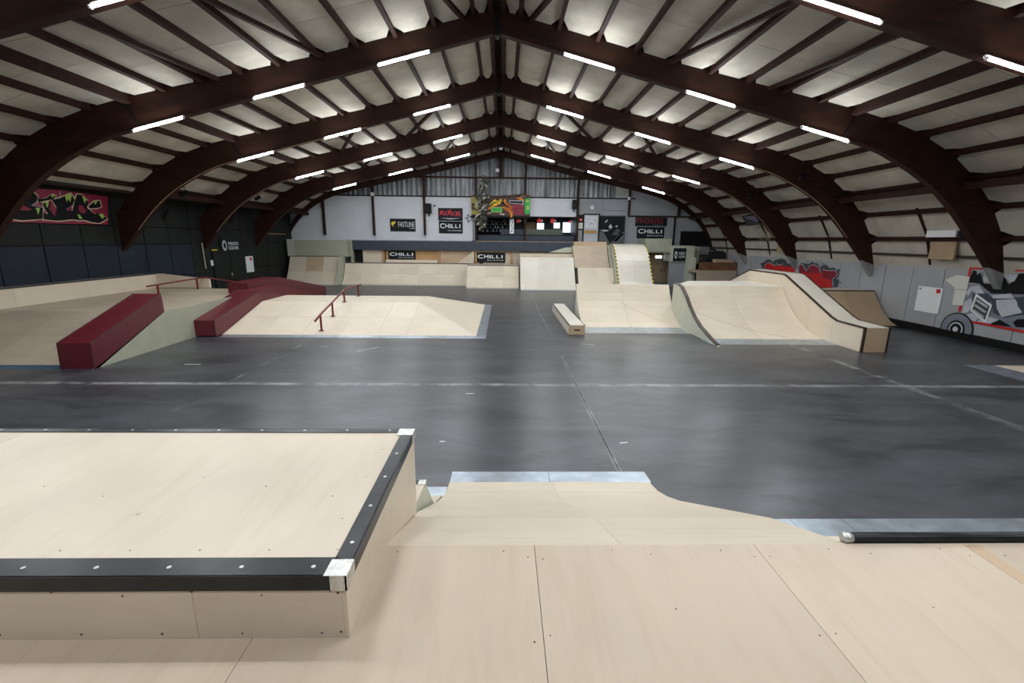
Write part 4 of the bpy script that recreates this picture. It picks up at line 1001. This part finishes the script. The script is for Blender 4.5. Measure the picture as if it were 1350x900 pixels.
a_, b_ = onY(770.5, 283, YB-.05), onY(787.5, 322, YB-.05)
m_ = MB(); m_.box((a_[0]-.08, YB-.1, b_[2]), (a_[0], YB, a_[2]+.08)).box((b_[0], YB-.1, b_[2]), (b_[0]+.08, YB, a_[2]+.08)).box((a_[0], YB-.1, a_[2]), (b_[0], YB, a_[2]+.08)); m_.build('door_frame', BLK, t)
box('door_leaf', (a_[0], YB-.06, b_[2]), (b_[0], YB, a_[2]), PALE, t)
box('notice_panel', (a_[0]+.06, YB-.08, b_[2]+1.15), (b_[0]-.1, YB-.06, a_[2]-.1), WALLW, t)
box('notice_strip', (a_[0]+.02, YB-.085, b_[2]+.75), (b_[0]-.12, YB-.06, b_[2]+1.0), PLYO, t)
for k in range(9): 
    cx_, cz_ = random.uniform(a_[0]+.15, b_[0]-.2), random.uniform(b_[2]+1.3, a_[2]-.25)
    box('sticker', (cx_-.04, YB-.09, cz_-.02), (cx_+.04, YB-.08, cz_+.02), random.choice((BLK, MID, BLUE)), t)
PG = plain('poster_grey', (.10, .105, .11), .5)
t = thing('framed_poster', 'big dark framed poster of a scooter rider beside the door', 'poster', onY(806, 320, YB-.08))
a_, b_ = onY(791, 285, YB-.08), onY(821.5, 320.5, YB-.08)
PX = lambda u, v_: (a_[0]+(b_[0]-a_[0])*u, YB-.12, b_[2]+(a_[2]-b_[2])*v_)
box('frame', (a_[0]-.06, YB-.1, b_[2]-.06), (b_[0]+.06, YB-.02, a_[2]+.06), GRYP, t); box('print', (a_[0], YB-.12, b_[2]), (b_[0], YB-.1, a_[2]), BLK, t)
for pl, mt in ((((0, 0), (.45, 0), (.12, .48), (0, .5)), PG), (((.45, 0), (1, 0), (1, .42), (.85, .35), (.6, .1)), PG), (((.6, .08), (.95, .42), (1, .36), (.72, .06)), PALE), (((0, .44), (.3, .44), (.4, .49), (.05, .5)), PALE), (((.35, .62), (.45, .72), (.52, .6), (.44, .52)), PALE), (((.5, .3), (.7, .55), (.85, .5), (.75, .3)), DSL), (((.2, .8), (.3, .88), (.32, .84), (.24, .76)), PALE), (((.62, .62), (.7, .68), (.74, .6)), PALE)):
    MB().plate([PX(*q) for q in pl], (0, -1, 0), 0, .004).build('picture_shape', mt, t)
t = thing('notice_board', 'narrow black notice board with red no-entry sign left of the door', 'sign', onY(765, 303, YB-.05))
a_, b_ = onY(762, 283, YB-.05), onY(769, 303, YB-.05)
box('board', (a_[0], YB-.08, b_[2]), (b_[0], YB-.03, a_[2]), BLK, t); box('notice', (a_[0]+.06, YB-.09, b_[2]+.08), (b_[0]-.06, YB-.08, b_[2]+.5), CREAM, t)
c_ = ((a_[0]+b_[0])/2, YB-.08, a_[2]-.35); MB().plate(disc(c_, .12, (0, -1, 0)), (0, -1, 0), 0, .008).build('red_disc', REDP, t); box('white_bar', (c_[0]-.07, YB-.095, c_[2]-.02), (c_[0]+.07, YB-.088, c_[2]+.02), WHT, t)
wbox('small_camera', 'small dark box on the white wall right of the loudspeaker', 'camera', (572, 270), (574, 272), YB-.08, .08, BLK)
wbox('sensor_box', 'small white box on the brown post near the left of the back wall', 'sensor', (488.5, 253.5), (493, 258), YB-.3, .06, WHT)
wbox('sensor_box', 'small white box on the dark post right of the metal sheets', 'sensor', (828, 259.5), (831, 263.5), YB-.3, .06, WHT)
wbox('ridge_box', 'white box on the short ridge post high on the back wall', 'box', (653.5, 222), (658, 226.5), YB-.28, .08, WHT)
wbox('ceiling_strip', 'thin dark horizontal bar on the grey wall above the poster', 'bar', (796, 277), (827, 278), YB-.05, .04, MID)
t = props(lettering('SQ', .45, .5, onY(617.5, 288, YB-.03), 'back', BLK, None, name='scribble_tag', tilt=-.7), 'black scribbled tag on white wall beside the graffiti board', 'graffiti')
t = thing('television', 'large black flat television on the grey wall, far right', 'television', onY(922, 324, YB-.2))
a_, b_ = onY(898, 304.5, YB-.2), onY(943, 324.5, YB-.2)
box('bezel', (a_[0], YB-.2, b_[2]), (b_[0], YB-.12, a_[2]), BLKR, t); box('screen', (a_[0]+.04, YB-.206, b_[2]+.04), (b_[0]-.04, YB-.2, a_[2]-.04), BLK, t); box('bracket', (a_[0]+.6, YB-.12, b_[2]+.3), (a_[0]+1.1, YB, b_[2]+.7), IRON, t)
t = thing('notice_poster', 'small orange and dark poster on the grey wall right of the television', 'poster', onY(955, 314, YB-.05))
a_, b_ = onY(950.5, 302, YB-.05), onY(959, 313.5, YB-.05)
box('paper', (a_[0], YB-.04, b_[2]-.1), (b_[0], YB-.01, a_[2]), PALE, t); box('orange_band', (a_[0], YB-.05, (a_[2]+b_[2])/2), (b_[0], YB-.04, a_[2]), ORG, t); box('dark_band', (a_[0]+.05, YB-.05, b_[2]), (b_[0]-.05, YB-.04, (a_[2]+b_[2])/2), BLK, t)
# doors, lit exit sign and sage boxes right of the roll-over
t = struct('door_2', (11.7, 33.6, 0))
for (a_, b_) in ((10.8, 11.72), (11.75, 12.95)): box('door_leaf', (a_, 33.62, .15), (b_, 33.68, 2.12), PLYT, t)
for x_ in (11.62, 11.85): box('door_handle', (x_-.02, 33.56, .95), (x_+.02, 33.62, 1.15), IRON, t)
box('door_head', (10.7, 33.55, 2.14), (13.1, 33.68, 2.3), PLYO, t)
p = onY(868, 338.5, 33.45)
t = thing('exit_sign', 'lit white exit sign over the double plywood doors', 'sign', p)
box('sign_housing', (p[0]-.30, 33.4, p[2]-.12), (p[0]+.30, 33.55, p[2]+.12), WHT, t); box('lit_face', (p[0]-.22, 33.395, p[2]-.08), (p[0]+.22, 33.4, p[2]+.08), GLW2, t)
t = props(box('sage_box', (9.75, 31.7, 2.35), (11.55, 33.5, 3.27), SAGE), 'sage green box over the double doors right of the roll-over ramp', 'box')
t = thing('sage_kiosk', 'pale sage kiosk wall with black banner right of the double doors', 'kiosk', (12.3, 31.5, 0))
box('upper_box', (11.5, 31.5, 1.75), (13.1, 33, 2.82), SAGE2, t); box('column', (12.55, 31.48, 0), (12.95, 33, 1.75), SAGE2, t); box('side_post', (12.95, 31.3, 0), (13.18, 31.5, 2.05), SAGE2, t)
box('grey_base', (11.45, 31.6, 0), (12.55, 31.7, 1.75), WALLG, t); box('right_box', (13.1, 32.2, .9), (13.75, 33.5, 2.75), SAGE, t)
t, r = banner('black_banner', 'small black banner reading MADD GEAR on the sage kiosk', [(888.5, 327), (903.5, 344)], 31.46)
a, b, c, d = r; w, h = b-a, d-c
lettering('MADD', w*.5, h*.2, (a+w*.67, 31.43, c+h*.6), 'back', WHT, t); lettering('GEAR', w*.5, h*.2, (a+w*.67, 31.43, c+h*.34), 'back', WHT, t)
MB().plate([(a+w*.2+w*.1*math.cos(q*math.pi/6), 31.43, c+h*.47+h*.3*math.sin(q*math.pi/6)) for q in range(12)], (0, -1, 0), 0, .006).build('emblem', WHT, t)
MB().plate([(a+w*.2+w*.05*math.cos(q*math.pi/6), 31.42, c+h*.47+h*.16*math.sin(q*math.pi/6)) for q in range(12)], (0, -1, 0), 0, .006).build('emblem_core', BLK, t)
RBR = plain('reddish_brown_board', (.17, .075, .035), .5, noise=.35, scale=3)
# lounge platform at the far right
t = thing('lounge_platform', 'brown boarded platform with pale plywood front in the far right corner', 'platform', (14.3, 30, 0))
box('plywood_front', (12.6, 29.6, 0), (15.2, 29.7, 1.28), PLYD, t); box('brown_board', (12.75, 29.7, 1.2), (15.2, 29.78, 1.80), RBR, t); box('deck', (12.75, 29.78, 1.1), (15.2, 33.4, 1.22), PLYD, t)
t = thing('graffiti_bench', 'brown bench back with faint dark letters under the television', 'bench', (14.1, 32.6, 1.2))
box('backrest', (13.2, 32.6, 1.6), (15.0, 32.7, 2.2), BRN, t); box('seat', (13.2, 32.1, 1.5), (15.0, 32.6, 1.6), BRN, t); box('plinth', (13.3, 32.2, 1.22), (14.9, 32.6, 1.5), BRN, t); lettering('SUPPIZ', 1.2, .3, (14.2, 32.58, 1.9), 'back', CARD, t)
t = thing('black_sofa', 'black sofa in the far right corner by the wall', 'sofa', (14.4, 31, 1.2))
box('seat', (13.7, 30.7, 1.3), (15.15, 31.4, 1.95), BLKR, t); MB().prism([(13.9, 1.9), (15.15, 1.9), (15.1, 2.4), (14.9, 2.5), (14.1, 2.5)], 'y', 31.2, 31.5).build('backrest', BLKR, t); box('armrest', (13.6, 30.7, 1.3), (13.8, 31.4, 2.1), BLKR, t); box('feet', (13.75, 30.8, 1.22), (15.1, 31.3, 1.3), BLK, t)
t = props(box('wooden_crate', (13.95, 30.0, 1.22), (15.1, 30.5, 1.98), PLYT), 'tan wooden crate in front of the black sofa', 'crate')
t = thing('waste_bin', 'grey bin with dark lid between television and sofa', 'bin', (14.8, 32.9, 1.22))
MB().tube([(14.95, 32.9, 1.22), (14.95, 32.9, 2.5)], .17, 14).build('bin_body', PALE, t); MB().tube([(14.95, 32.9, 2.5), (14.95, 32.9, 2.6)], .2, 14).build('bin_lid', BLK, t)

# ------------------------------------------------------------------ left wall print and fittings
LX = -15.04
t = thing('graffiti_mural', 'crimson panel with black dripping graffiti letters, upper left wall', 'mural', onX(72, 292, LX))
def L2(x_, y_): return onX(x_*160/1350., 230+y_*80/675., LX)
KN = [0]
def nx(): KN[0] += 1; return .0005*KN[0]
def lp(pts, mat, off, name='painted_shape'): off += nx(); MB().plate([L2(*q) for q in pts], (1, 0, 0), off, .006).build(name, mat, t)
lp([(-200, 120), (650, 170), (650, 545), (-200, 520)], CRIM, 0, 'panel'); lp([(656, 170), (1198, 245), (1198, 556), (656, 545)], CRIM, 0, 'panel')
shapes = [
 [(255, 175), (330, 160), (415, 245), (400, 300), (340, 345), (470, 370), (470, 495), (240, 510), (160, 500), (60, 465), (110, 400), (200, 395), (330, 400), (350, 385), (230, 330), (170, 290)],
 [(410, 270), (500, 265), (570, 220), (615, 235), (590, 275), (500, 290), (420, 310)],
 [(470, 320), (540, 300), (540, 380), (600, 460), (640, 480), (635, 515), (480, 500), (475, 430), (530, 440), (490, 380)],
 [(570, 280), (650, 265), (780, 210), (825, 280), (800, 340), (730, 380), (740, 400), (800, 400), (850, 440), (900, 490), (840, 500), (780, 500), (650, 515), (600, 500), (610, 400), (625, 370)],
 [(850, 220), (900, 225), (975, 300), (960, 370), (1050, 440), (1110, 430), (1190, 490), (1100, 540), (1020, 530), (930, 505), (870, 510), (790, 490), (805, 380), (825, 290)],
 [(975, 355), (1040, 300), (1100, 290), (1120, 360), (1060, 375), (990, 375)]]
for sh in shapes:
    cx_ = sum(q[0] for q in sh)/len(sh); cy_ = sum(q[1] for q in sh)/len(sh)
    big = []
    for q in sh:
        d_ = Vector((q[0]-cx_, q[1]-cy_)); d_ = d_+d_.normalized()*13; big.append((cx_+d_.x, cy_+d_.y))
    lp(big, CRP, .006, 'letter_outline'); lp(sh, BLK, .013, 'graffiti_letter')
lp([(555, 300), (620, 380), (595, 460), (545, 390)], CRIM, .02); lp([(870, 340), (900, 340), (950, 400), (930, 435), (880, 420), (860, 375)], CRIM, .02); lp([(740, 385), (780, 355), (800, 390), (750, 405)], CRIM, .02)
for dr in ([(260, 165), (330, 160), (320, 205), (295, 245), (280, 200)], [(550, 225), (600, 225), (575, 260)], [(490, 305), (530, 300), (525, 350), (508, 370), (500, 330)], [(380, 370), (430, 370), (425, 410), (410, 445), (400, 400)], [(710, 230), (790, 212), (770, 310), (750, 270), (730, 305)], [(900, 235), (950, 270), (935, 320), (915, 280)], [(1030, 300), (1075, 295), (1050, 335)], [(1085, 440), (1130, 435), (1150, 470), (1130, 495)], [(850, 440), (880, 450), (905, 495), (870, 490)]):
    lp(dr, LIME, .02, 'paint_drip')
MB().tube([L2(300, 310), L2(335, 345), L2(400, 325), L2(465, 360), L2(470, 480)], .022, 6).build('outline_stroke', LILA, t)
MB().tube([L2(235, 395), L2(240, 510)], .015, 6).build('outline_stroke', PALE, t); MB().tube([L2(665, 180), L2(655, 520)], .018, 6).build('outline_stroke', PALE, t)
MB().tube([L2(680, 420), L2(730, 450), L2(800, 510)], .018, 6).build('outline_stroke', LILA, t); MB().tube([L2(820, 290), L2(800, 350), L2(720, 400)], .018, 6).build('outline_stroke', LILA, t)
t = thing('black_banner', 'black banner reading MADD GEAR on the dark left wall', 'banner', onX(302, 333, LX))
a_, b_ = onX(289, 313, LX), onX(316, 333, LX)
box('cloth', (LX-.01, a_[1], b_[2]), (LX+.02, b_[1], a_[2]), BANN, t); w, h = b_[1]-a_[1], a_[2]-b_[2]
lettering('MADD', w*.55, h*.22, (LX+.025, a_[1]+w*.68, b_[2]+h*.62), 'left', WHT, t); lettering('GEAR', w*.55, h*.22, (LX+.025, a_[1]+w*.68, b_[2]+h*.34), 'left', WHT, t)
MB().plate([(LX+.02, a_[1]+w*.2+w*.12*math.cos(q*math.pi/6), b_[2]+h*.5+h*.34*math.sin(q*math.pi/6)) for q in range(12)], (1, 0, 0), 0, .006).build('emblem', PALE, t)
MB().plate([(LX+.03, a_[1]+w*.2+w*.06*math.cos(q*math.pi/6), b_[2]+h*.5+h*.18*math.sin(q*math.pi/6)) for q in range(12)], (1, 0, 0), 0, .006).build('emblem_core', BLK, t)
def lbox(name, label, cat, p_, q_, mat, th=.03):
    a_, b_ = onX(*p_, LX), onX(*q_, LX)
    return props(box(name, (LX-.02, min(a_[1], b_[1]), min(a_[2], b_[2])), (LX+th, max(a_[1], b_[1]), max(a_[2], b_[2])), mat), label, cat)
t = thing('white_poster', 'white notice board with small red mark on dark left wall', 'poster', onX(330, 358, LX))
a_, b_ = onX(323, 338, LX), onX(335, 358, LX)
box('board', (LX-.02, a_[1], b_[2]), (LX+.02, b_[1], a_[2]), WHT, t); box('red_mark', (LX+.02, b_[1]-.35, a_[2]-.25), (LX+.025, b_[1]-.15, a_[2]-.08), REDP, t)
lbox('switch_plate', 'small white switch plate on the dark left wall', 'switch', (277.5, 343), (281, 350), WHT)
lbox('wooden_shelf', 'thin tan wooden batten high on the dark left wall near the corner', 'batten', (354, 307.5), (376, 309), PLYO)
lbox('yellow_strip', 'short pale strip on dark left wall, upper one left of banner', 'strip', (275, 307.5), (284, 308.8), YEL)
lbox('yellow_strip', 'short yellow strip on dark left wall, lower one left of banner', 'strip', (279, 328.8), (286, 330), YEL)
a_, b_ = onX(265, 320, LX), onX(271.5, 354, LX)
t = props(MB().tube([(LX+.04, a_[1], a_[2]), (LX+.04, a_[1]+.05, b_[2])], .03, 6).build('drain_pipe', SAGE), 'thin grey-green pipe down the dark left wall', 'pipe')
t = struct('door_3', (LX, 26, 0))
box('door_leaf', (LX-.05, 24.3, 0), (LX-.0, 25.8, 2.5), DGRN, t); box('door_leaf', (LX-.05, 25.83, 0), (LX-.0, 27.3, 2.5), DGRN, t); box('door_handle', (LX, 25.7, 1.0), (LX+.05, 25.75, 1.15), SCREW, t)
def spot(lb, p):
    p = Vector(p); t = thing('spotlight', lb, 'lamp', p)
    MB().tube([p+Vector((0, 0, .0)), p+Vector((0, 0, .5))], .012, 6).build('hanger', BLK, t)
    MB().tube([p+Vector((-.12, -.08, -.1)), p+Vector((.1, .06, .06))], .09, 10).build('lamp_head', BLK, t)
    box('clamp', p+Vector((-.04, -.04, .42)), p+Vector((.04, .04, .52)), IRON, t)
spot('small dark spotlight hanging at the left eave between second and third arch', (-13.6, 20.6, 4.9))
spot('small dark spotlight hanging at the left eave between third and fourth arch', (-13.1, 25.6, 5.15))
spot('small dark spotlight hanging at the right eave beside the fourth arch', (12.2, 23.2, 5.3))
spot('small dark spotlight hanging at the right eave beside the third arch', (11.5, 18.3, 5.6))
spot('small dark spotlight hanging in the nearest right bay', (13.2, 11.9, 5.05))

# ------------------------------------------------------------------ right wall print and fittings
RX = 15.285
t = thing('red_graffiti', 'red and black spray graffiti lettering on the grey right wall', 'graffiti', onX(1055, 378, RX))
def R2(x_, y_): return onX(990+x_*130/1350., 320+y_*70/727., RX)
KN[0] = 0
def rp(pts, mat, off, name='painted_shape'): off += nx(); MB().plate([R2(*q) for q in pts], (-1, 0, 0), off, .005).build(name, mat, t)
for sh in ([(130, 280), (190, 260), (220, 225), (265, 230), (300, 265), (330, 235), (380, 225), (430, 215), (480, 240), (500, 290), (560, 265), (610, 320), (600, 400), (160, 350)], [(640, 320), (700, 275), (790, 290), (840, 255), (870, 280), (910, 275), (950, 330), (985, 310), (1030, 295), (1080, 350), (1130, 335), (1180, 370), (1225, 350), (1200, 400), (1205, 450), (1160, 490), (1210, 510), (1190, 600), (1100, 610), (960, 620), (800, 500), (650, 400)]):
    rp(sh, GRYP, .002, 'shadow_shape')
for sh, mt in (([(190, 310), (240, 270), (290, 290), (330, 320), (400, 305), (470, 320), (520, 320), (605, 340), (600, 405), (190, 355)], REDP), ([(655, 310), (700, 300), (760, 390), (800, 320), (860, 300), (930, 330), (955, 400), (960, 600), (880, 560), (760, 450), (655, 400)], DREDP), ([(690, 390), (760, 410), (900, 420), (1000, 400), (1100, 500), (1120, 610), (980, 615), (900, 590), (780, 490)], REDP), ([(970, 360), (1030, 380), (1170, 385), (1180, 430), (1140, 480), (1110, 520), (1000, 480), (975, 430)], DREDP)):
    rp(sh, mt, .008, 'graffiti_letter')
for st in ([(190, 350), (190, 310), (240, 265), (290, 290), (330, 315), (350, 280), (380, 305), (440, 290)], [(655, 400), (660, 305), (710, 295), (765, 390), (800, 320), (860, 295), (935, 330), (955, 410)], [(990, 360), (1040, 380), (1170, 380), (1185, 440), (1120, 500), (1130, 590)]):
    MB().tube([Vector(R2(*q))+Vector((-.014, 0, 0)) for q in st], .016, 5).build('outline_stroke', PALE, t)
for q in ((410, 200), (780, 258), (985, 290), (1225, 545)): MB().plate(disc(R2(*q), .04, (-1, 0, 0), 8), (-1, 0, 0), .002, .004).build('paint_spot', GRYP, t)
def rbox(name, label, cat, p_, q_, mat, th=.03, X=RX, par=None):
    a_, b_ = onX(*p_, X), onX(*q_, X)
    o = box(name, (X-th, min(a_[1], b_[1]), min(a_[2], b_[2])), (X+.01, max(a_[1], b_[1]), max(a_[2], b_[2])), mat, par)
    return props(o, label, cat) if label else o
t = thing('white_notice_board', 'white board with red and grey corner marks on the right wall', 'poster', onX(1222, 412, RX))
a_, b_ = onX(1215, 378.5, RX), onX(1237, 412, RX)
ya, yb = 16.46, 15.52
box('board', (RX-.03, yb, .7), (RX, ya, 1.6), WHT, t); box('red_mark', (RX-.036, yb+.07, 1.42), (RX-.03, yb+.22, 1.56), REDP, t); box('grey_mark', (RX-.036, ya-.12, 1.48), (RX-.03, ya-.05, 1.55), MID, t)
t = thing('arrow_sign', 'cream arrow sign pointing left on the right wall', 'sign', onX(1262, 385, RX))
def A2(x_, y_): return onX(1190+x_*160/1200., 340+y_*120/900., RX)
MB().plate([A2(430, 215), A2(550, 165), A2(550, 170), A2(672, 185), A2(640, 318), A2(520, 305), A2(515, 285)], (-1, 0, 0), 0, .03).build('arrow_board', CREAM, t)
t = props(MB().plate([A2(525, 310), A2(640, 322), A2(600, 472), A2(497, 462)], (-1, 0, 0), 0, .03).build('cream_board', CREAM), 'blank cream board directly below the arrow sign', 'sign')
t = thing('car_mural', 'grey car engine mural with red frame and black letters, right wall', 'mural', onX(1310, 440, RX))
KN[0] = 0
def mp(pts, mat, off, name='painted_shape'): off += nx(); MB().plate([A2(*q) for q in pts], (-1, 0, 0), off, .005).build(name, mat, t)
mp([(665, 90), (1900, 150), (1900, 168), (672, 108)], REDP, .012, 'red_frame_line'); mp([(665, 90), (690, 92), (575, 530), (548, 530)], REDP, .0, 'red_frame_line')
mp([(675, 615), (1900, 850), (1900, 880), (675, 637)], REDP, .014, 'red_frame_line')
mp([(650, 270), (740, 255), (1900, 330), (1900, 850), (870, 650), (650, 615), (585, 540)], MID, .0, 'car_body')
mp([(700, 120), (730, 130), (735, 170), (770, 145), (800, 250), (950, 262), (920, 200), (960, 170), (1010, 190), (1050, 260), (1100, 230), (1150, 155), (1200, 150), (1320, 200), (1420, 180), (1500, 330), (1500, 420), (1200, 360), (880, 350), (830, 310), (760, 250), (650, 240)], BLK, .006, 'black_letters')
mp([(800, 180), (900, 170), (880, 235), (810, 235)], PALE, .012); mp([(980, 165), (1150, 165), (1110, 230), (1070, 240), (1020, 190)], PALE, .012)
mp([(630, 340), (680, 280), (760, 270), (810, 350), (750, 360), (690, 320), (650, 380)], PALE, .006)
mp([(610, 440), (680, 390), (700, 480), (640, 540), (590, 545)], PALE, .006); mp([(700, 350), (850, 350), (880, 420), (830, 470), (700, 480)], DSL, .007)
mp([(870, 380), (1500, 400), (1500, 620), (1180, 560), (990, 590), (900, 540)], DSL, .007); mp([(930, 415), (1120, 405), (1190, 540), (985, 585), (940, 500)], PALE, .013)
mp([(885, 370), (1080, 350), (1110, 400), (900, 400)], PALE, .013); mp([(640, 560), (720, 540), (960, 610), (870, 650), (690, 620)], PALE, .012)
mp([(870, 655), (970, 610), (1090, 680)], BLK, .02); mp([(1100, 640), (1140, 605), (1300, 600), (1300, 690), (1130, 680)], BLK, .02, 'dark_opening')
mp([(1150, 400), (1200, 380), (1350, 400), (1350, 540), (1190, 530), (1145, 470)], BLUE, .02)
c_ = Vector(onX(1261.5, 433, RX)); 
for r_, mt, o_ in ((.56, BLK, .02), (.52, MID, .026), (.30, BLK, .032), (.24, PALE, .038), (.19, BLK, .044), (.09, PALE, .05)):
    cc = c_+Vector((0, 0, -.02)); ring = [p for p in disc(cc, r_, (-1, 0, 0), 28)]
    ring = [Vector((p.x, p.y, max(p.z, .235))) for p in ring]
    MB().plate(ring, (-1, 0, 0), o_, .005).build('wheel_ring', mt, t)
t = thing('placard', 'tilted white-framed placard with black lettering painted over the car mural', 'sign', onX(1295, 425, RX-.06))
mp2 = lambda pts, mat, off, name: MB().plate([A2(*q) for q in pts], (-1, 0, 0), off, .008).build(name, mat, t)
mp2([(735, 350), (895, 465), (835, 640), (680, 520)], WHT, .03, 'frame'); mp2([(748, 385), (872, 475), (825, 610), (700, 515)], GRYP, .04, 'face'); mp2([(755, 600), (765, 600), (745, 625), (735, 625)], GRYP, .03, 'peg')
for k in range(3):
    q = (760-22*k+20, 430+50*k); lettering('#####', .42, .08, Vector(A2(800-18*k, 450+50*k))+Vector((-.055, 0, 0)), 'right', WHT, t, tilt=-.45)
t = thing('wall_heater', 'white heater unit mounted high on the right wall', 'heater', onX(1245, 312, 14.9))
a_, b_ = onX(1224, 304, 14.75), onX(1261, 312.5, 14.75)
box('housing', (14.7, b_[1], b_[2]), (15.1, a_[1], a_[2]), WHT, t); box('grille', (14.75, b_[1]-.03, b_[2]+.02), (15.0, b_[1], a_[2]-.02), GRYP, t); box('bracket', (15.1, (a_[1]+b_[1])/2-.1, b_[2]), (15.35, (a_[1]+b_[1])/2+.1, b_[2]+.06), IRON, t)
a_, b_ = onX(1229, 313, 14.95), onX(1256, 342.5, 14.95)
t = props(box('brown_panel', (14.95, b_[1], b_[2]), (15.04, a_[1], a_[2]), CARD), 'brown cardboard-coloured panel hanging below the heater', 'panel')
a_, b_ = onX(1028, 310, 14.9), onX(1038, 333, 14.9)
t = props(box('brown_panel', (14.9, b_[1], b_[2]), (15.1, a_[1]+.1, a_[2]-.3), CARD), 'small tan panel beside the foot of the third arch, right side', 'panel')
GB = plain('dark_graffiti_board', (.02, .02, .025), .6)
t = thing('dark_graffiti_board', 'dark crumpled graffiti board leaning under the right eave', 'board', (13.5, 26.2, 4.2))
p4 = [onX(*q, 13.9) for q in ((978, 285), (995, 282), (1003, 295), (986, 298))]
MB().plate(p4, (-.7, -.5, -.3), 0, .05).build('board', GB, t)
for k in range(5): MB().tube([Vector(p4[0]).lerp(Vector(p4[2]), .15+.15*k)+Vector((-.06, -.05, 0)), Vector(p4[1]).lerp(Vector(p4[2]), .2+.12*k)+Vector((-.06, -.05, 0))], .015, 5).build('paint_stroke', LILA, t)
t = thing('straw_bundle', 'yellow-green straw bundle hanging under the right eave', 'decoration', (13.8, 24.9, 3.7))
SG = plain('straw', (.28, .27, .13), .8, noise=.4, scale=8); m_ = MB(); c0 = Vector(onX(1010, 308, 14.0))
for k in range(120):
    a_ = c0+Vector((random.gauss(0, .12), random.gauss(0, .35), random.gauss(0, .22))); d_ = Vector((random.uniform(-.1, .1), random.uniform(-.4, .4), random.uniform(-.25, .1)))
    m_.add([a_, a_+Vector((.02, .0, .02)), a_+d_], [(0, 1, 2)])
m_.build('straw', SG, t, kind='stuff'); MB().tube([c0, c0+Vector((0, -.1, 1.0))], .012, 5).build('cord', BLK, t)
